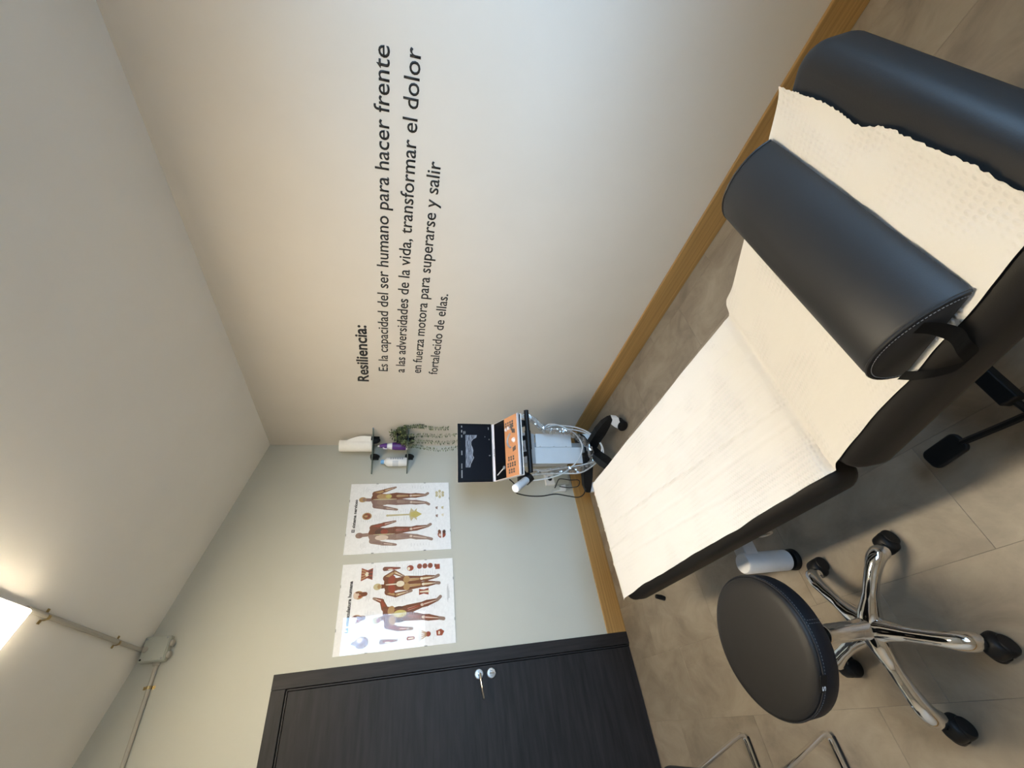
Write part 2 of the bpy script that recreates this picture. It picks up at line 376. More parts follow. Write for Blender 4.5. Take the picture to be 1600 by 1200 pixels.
m_cond = mat('painted_conduit', (0.40, 0.38, 0.33), 0.6, nscale=12, namt=0.04)
m_cbox = mat('grey_box_plastic', (0.42, 0.44, 0.39), 0.55, nscale=12, namt=0.03)
cxw = -1.266
c1 = thing('electrical_conduit', 'thin painted conduit pipe on the ceiling from lamp to junction box', 'pipe', (cxw, 0, ceil(cxw)), (0, 0, 0))
obj('pipe', tb([(0, -.98, -.012), (0, -.50, -.012), (0, -.052, -.012)], .0095, 10), m_cond, c1, 40)
def saddle(parent, loc, rotz, hor):
    bm = bmesh.new()
    pts = [(-.026, 0, .001), (-.013, 0, .002), (-.0115, 0, .010), (-.006, 0, .0205), (0, 0, .0225), (.006, 0, .0205), (.0115, 0, .010), (.013, 0, .002), (.026, 0, .001)]
    for (a, b) in zip(pts, pts[1:]):
        va = [bm.verts.new((a[0], -.007, a[2])), bm.verts.new((a[0], .007, a[2])), bm.verts.new((b[0], .007, b[2])), bm.verts.new((b[0], -.007, b[2]))]
        bm.faces.new(va)
    bmesh.ops.remove_doubles(bm, verts=bm.verts[:], dist=1e-5)
    bmesh.ops.solidify(bm, geom=bm.faces[:], thickness=.0015)
    for s in (-1, 1): lathe(bm, [(0, .001), (.004, .001), (.004, .004), (.0025, .0055), (0, .0055)], 10, (s * .020, 0, 0))
    o = obj('saddle_clip', bm, m_brass, parent); o.location = loc; o.rotation_euler = rotz
    return o
for yy in (-.86, -.305): saddle(c1, (0, yy, 0), (PI, ang, 0), 0)
c2 = thing('electrical_conduit', 'thin painted conduit pipe on the wall running level from junction box above door', 'pipe', (-1.33, 0, 2.692))
obj('pipe', tb([(0.01, -.012, 0), (-.6, -.012, 0), (-1.60, -.012, 0)], .0095, 10), m_cond, c2, 40)
saddle(c2, (-.100, 0, .002), (PI / 2, PI / 2, 0), 1)
saddle(c2, (-.85, 0, .002), (PI / 2, PI / 2, 0), 1)
jb = thing('junction_box', 'square grey-green junction box at the top of the wall against the ceiling', 'box', (-1.265, 0, 2.712))
obj('body', bx((-.058, -.046, -.058), (.058, 0, .056), .004), m_cbox, jb)
obj('lid', bx((-.054, -.054, -.054), (.054, -.0465, .053), .003), m_cbox, jb)
for a in (-.046, .046):
    for c in (-.046, .045):
        obj('screw', la([(0, -.0545), (.0045, -.0545), (.0045, -.0565), (0, -.057)], 10, (a, 0, c), 'y'), m_black if (a < 0 < c) else m_grey, jb)
for a in (-.028, .024):
    obj('cable_gland', la([(.017, -.058), (.017, -.068), (.012, -.072), (.006, -.072)], 18, (a, -.022, 0), 'z'), m_cond, jb, 40)
obj('cable_gland', la([(.016, 0), (.016, -.012), (.010, -.016)], 18, (-.058, -.014, -.018), 'x'), m_cond, jb, 40)
obj('cable_gland', la([(.014, -.046), (.014, -.06), (.010, -.064)], 18, (0, 0, .040), 'y'), m_cond, jb, 40)

# ------------------------------------------------------------------ lettering on the right wall
def text_bm(s, bold=0.0, size=1.0, align='LEFT', depth=0.0):
    cu = bpy.data.curves.new('t', 'FONT'); cu.body = s; cu.size = size; cu.offset = bold; cu.align_x = align; cu.extrude = depth; cu.resolution_u = 3
    o = bpy.data.objects.new('t', cu); COL.objects.link(o)
    dg = bpy.context.evaluated_depsgraph_get(); me = bpy.data.meshes.new_from_object(o.evaluated_get(dg))
    bm = bmesh.new(); bm.from_mesh(me); bpy.data.objects.remove(o); bpy.data.curves.remove(cu); bpy.data.meshes.remove(me)
    return bm
def fit_text(s, width, cap, bold=0.0, depth=.0):
    e = text_bm('E', 0); ch = max(v.co.y for v in e.verts) - min(v.co.y for v in e.verts); e.free()
    bm = text_bm(s, bold)
    x0, x1 = min(v.co.x for v in bm.verts), max(v.co.x for v in bm.verts)
    kx, ky = width / (x1 - x0), cap / ch
    for v in bm.verts: v.co = ((v.co.x - x0) * kx, v.co.y * ky, 0)
    if depth:
        r = bmesh.ops.extrude_face_region(bm, geom=bm.faces[:])
        for v in r['geom']:
            if isinstance(v, bmesh.types.BMVert): v.co.z += depth
    return bm
def fit_words(s, width, cap, bold, depth):
    e = text_bm('E', 0); ch = max(v.co.y for v in e.verts) - min(v.co.y for v in e.verts); e.free()
    ext = lambda b: (min(v.co.x for v in b.verts), max(v.co.x for v in b.verts))
    b = text_bm(s, bold); x0, x1 = ext(b); b.free(); kx, ky = width / (x1 - x0), cap / ch
    out = []; done = ''
    for wd in s.split(' '):
        pre = text_bm(done + wd, bold); xe = ext(pre)[1]; pre.free()
        bm = text_bm(wd, bold); a, c = ext(bm)
        for v in bm.verts: v.co = ((v.co.x - a) * kx, v.co.y * ky, 0)
        r = bmesh.ops.extrude_face_region(bm, geom=bm.faces[:])
        for v in r['geom']:
            if isinstance(v, bmesh.types.BMVert): v.co.z += depth
        out.append(((xe - (c - a) - x0) * kx, bm)); done += wd + ' '
    return out
Mw = Matrix(((0, 0, -1, 0), (-1, 0, 0, 0), (0, 1, 0, 0), (0, 0, 0, 1)))     # text plane -> right wall
let = thing('wall_lettering', 'black adhesive lettering, a quotation about resilience, on the pale right wall', 'lettering', (0, -.782, 1.3))
for s, y0, y1, z, cap, bold in (('Resiliencia:', -.782, -1.268, 1.732, .0635, .022), ('Es la capacidad del ser humano para hacer frente', -.891, -2.545, 1.615, .0535, .006),
        ('a las adversidades de la vida, transformar el dolor', -.887, -2.558, 1.5125, .0535, .006), ('en fuerza motora para superarse y salir', -.888, -2.203, 1.411, .0535, .006),
        ('fortalecido de ellas.', -.883, -1.538, 1.3075, .0535, .006)):
    for x, bm in fit_words(s, y0 - y1, cap, bold, .0008):
        bmesh.ops.transform(bm, matrix=Mw, verts=bm.verts[:])
        o = obj('word', bm, m_letters, let); o.location = (-.0002, y0 - x + .782, z - 1.3)

# ------------------------------------------------------------------ treatment couch
couch = thing('treatment_couch', 'charcoal vinyl treatment couch with raised head section beside the right wall', 'treatment couch', (-1.15, -1.9, 0))
L = lambda x, y, z: (x + 1.15, y + 1.9, z)
CW = .60
o = obj('foot_section', slab(CW, 1.205, .108, .045, .034), m_vinyl, couch, 50); o.location = L(-1.15, -1.6345, .388)
TILT = math.atan(.49)
HL = .735
o = obj('head_section', slab(CW, HL, .112, .06, .040), m_vinyl, couch, 50)
ct, st = math.cos(TILT), math.sin(TILT)
hc = Vector((-1.15, -2.245, .500)) + Vector((0, -ct, st)) * (HL / 2) - Vector((0, st, ct)) * .112     # underside centre
o.location = L(*hc); o.rotation_euler = (-TILT, 0, 0)
# steel frame
obj('frame_rail', bx(L(-1.395, -2.20, .345), L(-1.365, -1.10, .386), .004), m_powder, couch)
obj('frame_rail', bx(L(-.935, -2.20, .345), L(-.905, -1.10, .386), .004), m_powder, couch)
for yy in (-2.18, -1.62, -1.12):
    obj('cross_rail', bx(L(-1.365, yy - .015, .35), L(-.935, yy + .015, .384), .003), m_powder, couch)
for s in (-1.34, -.96):
    obj('head_bracket', tb([L(s, -2.20, .366), L(s, -2.46, .47), L(s, -2.70, .59)], .014, 8), m_powder, couch, 40)
for s in (-1.38, -.92):
    obj('lift_arm', tb([L(s + (.06 if s < -1.15 else -.06), -2.12, .35), L(s + (.06 if s < -1.15 else -.06), -1.62, .235)], .018, 8), m_powder, couch, 40)
obj('base_rail', bx(L(-1.17, -2.68, .17), L(-1.13, -1.53, .23), .004), m_powder, couch)
for yy in (-1.545, -2.68):
    b = obj('base_beam', bx(L(-1.44, yy - .028, .175), L(-.86, yy + .028, .235), .006), m_powder, couch)
def leg(x, yy):
    o = obj('leg', la([(0, .245), (.034, .245), (.038, .240), (.038, .042), (0, .042)], 28, L(x, yy, 0)), m_powder, couch, 40)
    obj('levelling_foot', la([(0, .0415), (.025, .0415), (.025, .026), (.036, .024), (.039, .018), (.040, .003), (.036, 0), (0, 0)], 28, L(x, yy, 0)), m_black, o, 40)
for x in (-1.45, -.85):
    for yy in (-1.545, -2.68): leg(x, yy)
kn = obj('adjuster_knob', tb([L(-1.452, -1.115, .385), L(-1.458, -1.115, .362), L(-1.464, -1.113, .345)], [.009, .011, .010], 10), m_black, couch, 50)
bm = bmesh.new(); R0 = L(-1.438, -1.835, .374)
tube(bm, [(R0[0], R0[1] + .022 * math.cos(a), R0[2] + .020 * math.sin(a)) for a in [2 * PI * k / 20 for k in range(20)]], .0028, 8, closed=True)
obj('pull_ring', bm, m_steel, couch, 50)
# foot pedal lever
bm = bmesh.new(); tube(bm, smooth_path([L(-1.15, -2.455, .11), L(-1.30, -2.452, .105), L(-1.385, -2.45, .075), L(-1.385, -2.43, .062), L(-1.372, -2.29, .055)], 6), .009, 8)
obj('pedal_arm', bm, m_black, couch, 40)
obj('pedal_bar', bx(L(-1.36, -2.475, .085), L(-.95, -2.435, .125), .004), m_black, couch)
o = obj('pedal', slab(.056, .105, .016, .018, .005, 3), m_black, couch, 50); o.location = L(-1.372, -2.245, .045); o.rotation_euler = (0, 0, .12)

# paper cover lying on the couch
pap = bpy.data.meshes.new('paper_sheet')
def paper():
    bm = bmesh.new(); NS, NT = 240, 110
    def top(s):     # s: distance from foot end; returns base point and normal in (y,z)
        Lf = 1.235
        y0 = -1.005
        if s < .03: return (y0 - s, .486 + .012 * (s / .03)), (0, 1)
        if s < Lf: return (y0 - s, .4985 - .010 * math.exp(-((s - Lf) / .02) ** 2)), (0, 1)
        d = s - Lf
        f = min(1, d / .03)
        return (y0 - Lf - d * ct, .4885 + d * st + .012 * f), (st * f, ct)
    rows = []
    SL_ = 1.235 + .658
    for i in range(NS + 1):
        row = []
        for j in range(NT + 1):
            t = j / NT
            end = SL_ - .012 + .040 * t + .006 * math.sin(3.1 * t) - .012 * math.exp(-((t - .42) / .07) ** 2)
            end += .005 * noise.noise((t * 9, 3.3, 0)) + (.0035 * random.random())
            s = i / NS * end
            (y, z), (ny, nz) = top(s)
            wob = .008 * noise.noise((s * 3.1, 5.0, 0)) + .004 * noise.noise((s * 11, 1.0, 0))
            wob2 = .006 * noise.noise((s * 2.7, 9.0, 0))
            head = max(0, min(1, (s - 1.2) / .08))
            xr = -.862 + wob2 + head * (.016 + .016 * math.exp(-((s - 1.27) / .05) ** 2))
            xl = -1.424 + wob - .012 * math.exp(-((s) / .2) ** 2) + head * .006
            x = xr + (xl - xr) * t
            h = 0.0
            # long creases fanning from the foot end, plus soft puckers
            for (c0, c1, amp, wd) in ((.20, .30, .0035, .010), (.43, .62, .0050, .008), (.60, .72, .0035, .011), (.30, .40, .0028, .007), (.52, .55, .0022, .006), (.72, .86, .0030, .010), (.09, .17, .0028, .009), (.40, .46, .0020, .006)):
                cc = c0 + (c1 - c0) * (s / 1.2); fade = 1 - head
                h += 1.5 * amp * fade * math.exp(-((t - cc) / wd) ** 2) * (.5 + .5 * noise.noise((s * 4, c0 * 20, 0)) + .3)
            h += .0030 * noise.noise((x * 9, s * 5, 0)) + .0018 * noise.noise((x * 24, s * 12, 4))
            if s > 1.6: h += (.006 * (s - 1.6) / .25) * (noise.noise((x * 13, s * 10, 8)) + .25)
            # folds at the crease near the left edge, curled torn head edge, drooping free edges
            h += head * .004 * math.exp(-((s - 1.262) / .016) ** 2) - .004 * math.exp(-((s - 1.232) / .010) ** 2)
            if abs(s - 1.235) < .14: h += .010 * math.exp(-((t - .93) / .06) ** 2) * math.exp(-((s - 1.21) / .07) ** 2)
            h += .010 * max(0, (s - (end - .022)) / .022) ** 2
            e0 = max(0, (.03 - t) / .03); h -= head * .006 * e0 * math.exp(-((s - 1.32) / .15) ** 2)
            h = max(h, -.0005) + .0012
            row.append(bm.verts.new(L(x, y + ny * -h * 0 - (ny * h), z + nz * h)))
        rows.append(row)
    for A, B in zip(rows, rows[1:]):
        for j in range(NT): bm.faces.new((A[j], A[j + 1], B[j + 1], B[j]))
    return bm
o = obj('paper_sheet', paper(), m_paper, None, 60); o.location = (-1.15, -1.9, 0)
tag(o, 'white disposable paper sheet spread over the couch, torn at the head end', 'paper sheet')

# half-round bolster on the raised head section
bol = thing('bolster', 'charcoal half-round vinyl bolster cushion lying across the papered head section', 'cushion', (-1.137, -2.655, .7055), (-TILT, 0, math.radians(0.6)))
BW, BD, BHH = .545, .198, .088
def bprof(n=26):
    # profile in local (y, z): flat base, sharp at the head side, full and round at the foot side (y+)
    out = []; mx = max((k / 200) ** .62 * (1 - k / 200) ** .45 for k in range(201))
    for k in range(n + 1):
        t = (1 + math.cos(PI * k / n)) / 2
        out.append((BD * (t - .5) + .006 * math.sin(PI * k / n), BHH * t ** .62 * (1 - t) ** .45 / mx))
    return out
bm = bmesh.new(); rings = []
pr = bprof()
for x, sc in ((-BW / 2, .90), (-BW / 2 + .004, .965), (-BW / 2 + .012, 1.0), (-BW / 4, 1.004), (0, 1.006), (BW / 4, 1.004), (BW / 2 - .012, 1.0), (BW / 2 - .004, .965), (BW / 2, .90)):
    rings.append([bm.verts.new((x, yy * (sc * .5 + .5), .006 + zz * sc)) for yy, zz in pr])
for A, B in zip(rings, rings[1:]):
    for k in range(len(pr) - 1): bm.faces.new((A[k], A[k + 1], B[k + 1], B[k]))
    bm.faces.new((A[-1], A[0], B[0], B[-1]))
bm.faces.new(rings[0]); bm.faces.new(rings[-1])
obj('cushion', bm, m_vinylb, bol, 55)
for s in (-1, 1):
    bm = bmesh.new(); tube(bm, [(s * (BW / 2 - .003), yy * .985, .006 + zz * .972) for yy, zz in pr], .0028, 6)
    obj('piping', bm, m_vinylb, bol, 50)
    bm = bmesh.new()
    for k in range(0, len(pr) - 1):
        for q in (0.1, .6):
            a, b = pr[k], pr[k + 1]; lo = lambda t_: Vector((s * (BW / 2 + .0008), (a[0] + (b[0] - a[0]) * t_) * .93, .006 + (a[1] + (b[1] - a[1]) * t_) * .925))
            tube(bm, [lo(q), lo(q + .3)], .0006, 4)
    obj('stitching', bm, m_stitch, bol)
# elastic strap hanging down at the open side, and its twin behind
for s in (-1, 1):
    bm = bmesh.new(); X = s * (BW / 2)
    pts = smooth_path([(X + s * .001, -.042, .050), (X + s * .008, -.040, .030), (X + s * .022, -.032, .008), (X + s * .036, -.012, -.006), (X + s * .041, .012, -.026), (X + s * .040, .035, -.020), (X + s * .026, .062, .006), (X + s * .004, .086, .016)], 6)
    wd = .030
    A = [bm.verts.new(p + Vector((0, -wd / 2 * (1 - .55 * abs(i / len(pts) - .5)), .0))) for i, p in enumerate(pts)]
    B = [bm.verts.new(p + Vector((0, wd / 2 * (1 - .55 * abs(i / len(pts) - .5)), 0.004))) for i, p in enumerate(pts)]
    for k in range(len(pts) - 1): bm.faces.new((A[k], A[k + 1], B[k + 1], B[k]))
    bmesh.ops.solidify(bm, geom=bm.faces[:], thickness=.002)
    obj('strap', bm, m_black, bol, 50)

# ------------------------------------------------------------------ stool
stool = thing('rolling_stool', 'round dark vinyl rolling stool with chrome five-star base and black castors', 'stool', (-1.720, -1.791, 0))
SR, ST = .172, .534
sprof = [(0, ST - .066)] + [(SR - .004, ST - .066), (SR, ST - .060), (SR, ST - .012)]
obj('seat_band', la([(0, ST - .068), (SR - .008, ST - .068), (SR - .001, ST - .060), (SR, ST - .040), (SR - .001, ST - .012), (SR - .004, ST - .008), (0, ST - .008)], 72), m_seatside, stool, 45)
obj('seat_top', la([(0, ST - .0079), (SR - .003, ST - .0079), (SR - .004, ST - .004), (SR - .012, ST + .001), (SR - .03, ST + .004), (SR * .5, ST + .007), (0, ST + .008)], 72), m_vinyl, stool, 60)
bm = bmesh.new(); tube(bm, [(SR * math.cos(a) * .999, SR * math.sin(a) * .999, ST - .010) for a in [2 * PI * k / 72 for k in range(72)]], .0022, 6, closed=True)
obj('piping', bm, m_seatside, stool, 50)
bm = bmesh.new()
for k in range(150):
    a0 = 2 * PI * k / 150; a1 = a0 + 2 * PI / 150 * .55
    tube(bm, [((SR + .0006) * math.cos(a), (SR + .0006) * math.sin(a), ST - .0155) for a in (a0, a1)], .0006, 4)
for k in range(6):
    for q in (-.004, .004):
        aa = math.atan2(-1.955 + 1.791, -1.700 + 1.720) + q / SR
        tube(bm, [((SR + .0006) * math.cos(aa), (SR + .0006) * math.sin(aa), ST - .020 - .008 * k - d) for d in (0, .0045)], .0005, 4)
obj('stitching', bm, m_stitch, stool)
at = math.atan2(-1.920 + 1.791, -1.815 + 1.720)
tg = obj('brand_tag', bx((-.020, -.0010, -.011), (.020, .0010, .009), .0004, 1), m_black, stool)
tg.location = ((SR + .001) * math.cos(at), (SR + .001) * math.sin(at), ST - .007); tg.rotation_euler = (0, 0, at + PI / 2)
bm = fit_text('S', .011, .010, .01); bmesh.ops.transform(bm, matrix=Matrix.Translation((-.016, -.0013, -.006)) @ Matrix.Rotation(PI / 2, 4, 'X'), verts=bm.verts[:])
obj('tag_letter', bm, m_white, tg)
bm = bmesh.new()
obj('gas_column', la([(0, .10), (.0265, .10), (.0265, .30), (.024, .305), (.0145, .307), (.0145, .42), (.030, .425), (.030, ST - .069), (0, ST - .069)], 32), m_chrome, stool, 40)
obj('seat_plate', bx((-.09, -.07, ST - .080), (.09, .07, ST - .0685), .003), m_black, stool)
obj('hub', la([(0, .085), (.034, .085), (.040, .095), (.041, .115), (.036, .135), (.0295, .155), (.0275, .175), (.0265, .18), (0, .18)], 40), m_chrome, stool, 60)
A0 = math.radians(-37)
for k in range(5):
    a = A0 + k * 2 * PI / 5; u = Vector((math.cos(a), math.sin(a), 0))
    pth = [u * .012 + Vector((0, 0, .120)), u * .045 + Vector((0, 0, .122)), u * .10 + Vector((0, 0, .118)), u * .155 + Vector((0, 0, .110)), u * .196 + Vector((0, 0, .099)), u * .218 + Vector((0, 0, .084)), u * .225 + Vector((0, 0, .062))]
    lg = obj('leg', tb(pth, [.036, .031, .0205, .0205, .0245, .0255, .022], 18, 5), m_chrome, stool, 70)
    q = a + (0.9, -0.5, 1.2, 0.4, -.9)[k]
    cc = u * .236 + Vector((.014 * math.cos(q), .014 * math.sin(q), 0))
    Rz = Matrix.Translation((cc.x, cc.y, 0)) @ Matrix.Rotation(q, 4, 'Z')
    bm = bmesh.new()      # hooded twin-wheel castor: hood arches over the wheels
    lathe(bm, [(0, -.0235), (.012, -.0235), (.023, -.022), (.0285, -.017), (.030, -.010), (.030, .010), (.0285, .017), (.023, .022), (.012, .0235), (0, .0235)], 28, (0, 0, .034), 0, 'y')
    for v in bm.verts:                          # hood: cut flat above the floor and opened at the rolling side
        v.co.z = max(v.co.z, .016 + .35 * max(0, v.co.x)); v.co.x = v.co.x if v.co.x > 0 else v.co.x * 1.12
    lathe(bm, [(0, .05), (.011, .05), (.011, .070), (0, .070)], 14, (-.012, 0, 0))
    bmesh.ops.transform(bm, matrix=Rz, verts=bm.verts[:])
    ca = obj('castor', bm, m_black, stool, 40)
    for s in (-1, 1):
        bm = bmesh.new(); lathe(bm, [(0, s * .003), (.022, s * .003), (.026, s * .006), (.026, s * .0215), (.0235, s * .0255), (.010, s * .0265), (0, s * .0265)], 28, (.006, 0, .026), 0, 'y', Rz)
        obj('wheel', bm, m_black, ca, 40)

# ------------------------------------------------------------------ chair at the door side
chair = thing('sled_base_chair', 'chrome sled-base chair with a dark padded seat near the door', 'chair', (-2.20, -1.095, 0))
CL = lambda x, y, z: (x + 2.20, y + 1.095, z)
def arc_path(pts, r=.045, k=6):
    P = [Vector(p) for p in pts]; out = [P[0]]
    for a, b, c in zip(P, P[1:], P[2:]):
        d1, d2 = (a - b).normalized(), (c - b).normalized(); p1, p2 = b + d1 * r, b + d2 * r
        for i in range(k + 1):
            t = i / k; out.append((1 - t) ** 2 * p1 + 2 * t * (1 - t) * b + t * t * p2)
    return out + [P[-1]]
for y in (-.862, -1.328):
    bm = bmesh.new()
    tube(bm, arc_path([CL(-2.09, y, .41), CL(-1.968, y, .013), CL(-2.44, y, .013), CL(-2.40, y, .46), CL(-2.47, y, .84)], .04), .0105, 12)
    o = obj('sled_frame', bm, m_chrome, chair, 50)
    for x in (-2.03, -2.35):
        obj('glide', bx(CL(x - .055, y - .012, 0), CL(x + .045, y + .012, .010), .003, 1), m_black, o)
obj('cross_bar', tb([CL(-2.09, -.862, .402), CL(-2.09, -1.328, .402)], .0095, 10), m_chrome, chair, 50)
obj('cross_bar', tb([CL(-2.404, -.862, .402), CL(-2.404, -1.328, .402)], .0095, 10), m_chrome, chair, 50)
o = obj('seat', slab(.44, .50, .045, .06, .018), m_seatside, chair, 50); o.location = CL(-2.236, -1.095, .412)
o = obj('backrest', slab(.50, .30, .03, .05, .012), m_seatside, chair, 50); o.rotation_euler = (PI / 2, 0, PI / 2); o.location = CL(-2.47, -1.095, .75)

# ------------------------------------------------------------------ anatomy posters in clip frames
P_COL = {'white': (.80, .81, .82), 'ink': (.03, .03, .03), 'grey': (.55, .56, .57), 'pale': (.62, .50, .40), 'brown': (.17, .062, .028), 'red': (.27, .060, .028), 'tan': (.40, .25, .11),
         'olive': (.50, .42, .13), 'dark': (.10, .045, .025), 'skin': (.27, .18, .14), 'cream': (.72, .66, .52), 'bone': (.50, .44, .26), 'mauve': (.23, .14, .12)}
P_MAT = {k: mat('print_' + k, c, 0.85, nscale=60, namt=0.05) for k, c in P_COL.items()}
P_IDX = {k: i for i, k in enumerate(P_COL)}
class Print:
    def __init__(s): s.bm = bmesh.new(); s.lay = 0
    def poly(s, pts, c, lay=None):
        if lay is None: s.lay += 1; lay = s.lay
        y = -.0046 - lay * 4e-6
        f = s.bm.faces.new([s.bm.verts.new((p[0], y, p[1])) for p in pts]); f.material_index = P_IDX[c]
    def cap(s, a, ra, b, rb, c, n=7):
        a, b = Vector(a), Vector(b); d = b - a; t = math.atan2(d.y, d.x)
        pts = [(a.x + ra * math.cos(t + PI / 2 + PI * k / n), a.y + ra * math.sin(t + PI / 2 + PI * k / n)) for k in range(n + 1)]
        pts += [(b.x + rb * math.cos(t - PI / 2 + PI * k / n), b.y + rb * math.sin(t - PI / 2 + PI * k / n)) for k in range(n + 1)]
        s.poly(pts, c)
    def ell(s, c0, rx, ry, c, rot=0, n=16):
        cr_, sr_ = math.cos(rot), math.sin(rot)
        s.poly([(c0[0] + rx * math.cos(2 * PI * k / n) * cr_ - ry * math.sin(2 * PI * k / n) * sr_, c0[1] + rx * math.cos(2 * PI * k / n) * sr_ + ry * math.sin(2 * PI * k / n) * cr_) for k in range(n)], c)
    def rect(s, x0, y0, x1, y1, c): s.poly([(x0, y0), (x1, y0), (x1, y1), (x0, y1)], c)
    def notes(s, x0, y0, x1, y1, rows, rnd):      # blocks of small print too fine to read
        for k in range(rows):
            y = y1 + (y0 - y1) * (k + .5) / rows; a = x0 + (x1 - x0) * rnd.random() * .3; b = x1 - (x1 - x0) * rnd.random() * .4
            s.rect(a, y - .0009, b, y + .0009, 'grey')
def lerp(a, b, t): return (a[0] + (b[0] - a[0]) * t, a[1] + (b[1] - a[1]) * t)
def figure(p, J, base, mus, pale, tors, rnd, right=None):
    """J: joints head, neck, shl, ell, hal, shr, elr, har, hil, knl, anl, fol, hir, knr, anr, for_ ; right: palette of the picture-right half"""
    sides = (('l', base, mus), ('r',) + (right or (base, mus)))
    for sd, b, m in sides:
        sh, el, ha, hi, kn, an, fo = (J[k + sd] for k in ('sh', 'el', 'ha', 'hi', 'kn', 'an', 'fo'))
        p.cap(hi, .027, kn, .0165, b); p.cap(kn, .0165, lerp(kn, an, .35), .019, b); p.cap(lerp(kn, an, .3), .019, an, .009, b); p.cap(an, .010, fo, .010, 'skin')
        p.cap(sh, .019, el, .0125, b); p.cap(el, .0140, ha, .0085, b); p.cap(ha, .0095, lerp(el, ha, 1.28), .007, 'skin')
        for k in range(3):
            p.cap(lerp(lerp(hi, kn, .12), J['neck'], .02 * k), 0.0085 - k * .002, lerp(hi, kn, .8), .006, m if k != 1 else pale)
        p.cap(lerp(kn, an, .1), .0085, lerp(kn, an, .6), .006, m); p.cap(lerp(kn, an, .15), .004, lerp(kn, an, .9), .002, pale); p.ell(kn, .008, .010, pale)
        p.cap(lerp(sh, el, .1), .010, lerp(sh, el, .8), .0065, m); p.cap(lerp(el, ha, .1), .0075, lerp(el, ha, .7), .0045, m); p.cap(lerp(el, ha, .2), .003, lerp(el, ha, .95), .0015, pale)
    sl, sr, hl, hr, nk = J['shl'], J['shr'], J['hil'], J['hir'], J['neck']
    ml, mr_ = lerp(sl, hl, .55), lerp(sr, hr, .55); ctr = lerp(lerp(sl, sr, .5), lerp(hl, hr, .5), .5)
    R = right or (base, mus)
    p.poly([(sl[0] - .010, sl[1] + .008), lerp(sl, nk, .8), nk, ctr, lerp(hl, hr, .5), (hl[0] - .026, hl[1]), (ml[0] - .008, ml[1])], base)
    p.poly([(sr[0] + .010, sr[1] + .008), (mr_[0] + .008, mr_[1]), (hr[0] + .026, hr[1]), lerp(hl, hr, .5), ctr, nk, lerp(sr, nk, .8)], R[0])
    p.cap(lerp(nk, J['head'], .0), .012, lerp(nk, J['head'], .6), .012, base)
    h = J['head']; p.ell(h, .0195, .025, tors[0]); p.ell((h[0], h[1] - .010), .013, .011, mus)
    for t_, (cc, rx, ry) in enumerate(tors[1]):
        p.ell((ctr[0] + rx[0], ctr[1] + rx[1]), ry[0], ry[1], cc, ry[2] if len(ry) > 2 else 0)
fx = lambda u, v: (u * .5, .7 * (1 - v))
def Jn(**k): return {a: fx(*b) for a, b in k.items()}

def poster(loc, label, title, fill, tcol='ink'):
    t = thing('anatomy_poster', label, 'poster', loc, (0, 0, 0), 'anatomy posters in glass clip frames')
    obj('backing_board', bx((0, -.0043, 0), (.5, -.001, .7)), P_MAT['white'], t)
    p = Print(); fill(p)
    bm = fit_text(title[0], title[1], .019, .036)
    off = (title[2] - title[1] / 2, title[3])
    for f in bm.faces: f.material_index = P_IDX['ink']
    bmesh.ops.transform(bm, matrix=Matrix(((1, 0, 0, off[0]), (0, 0, 1, -.0062), (0, 1, 0, off[1]), (0, 0, 0, 1))), verts=bm.verts[:])
    tm = bpy.data.meshes.new('tt'); bm.to_mesh(tm); bm.free(); p.bm.from_mesh(tm); bpy.data.meshes.remove(tm)
    me = bpy.data.meshes.new('print'); p.bm.normal_update(); p.bm.to_mesh(me); p.bm.free()
    for k in P_COL: me.materials.append(P_MAT[k])
    o = bpy.data.objects.new('print', me); COL.objects.link(o); o.parent = t; o['kind'] = 'stuff'
    obj('glass_pane', bx((0, -.0088, 0), (.5, -.0070, .7), .0004, 1), m_glass, t)
    for x, z in ((.13, 0), (.37, 0), (.13, .7), (.37, .7), (0, .18), (0, .52), (.5, .18), (.5, .52)):
        a = (x - .008, z - .002) if z in (0, .7) else (x - .002, z - .008); b = (x + .008, z + .002) if z in (0, .7) else (x + .002, z + .008)
        dz = .004 if z == 0 else (-.004 if z == .7 else 0); dx = .004 if x == 0 else (-.004 if x == .5 else 0)
        obj('clip', bx((a[0] + dx * .4, -.0098, a[1] + dz * .4), (b[0] + dx * .4, 0, b[1] + dz * .4), .0006, 1), m_grey, t)
    return t
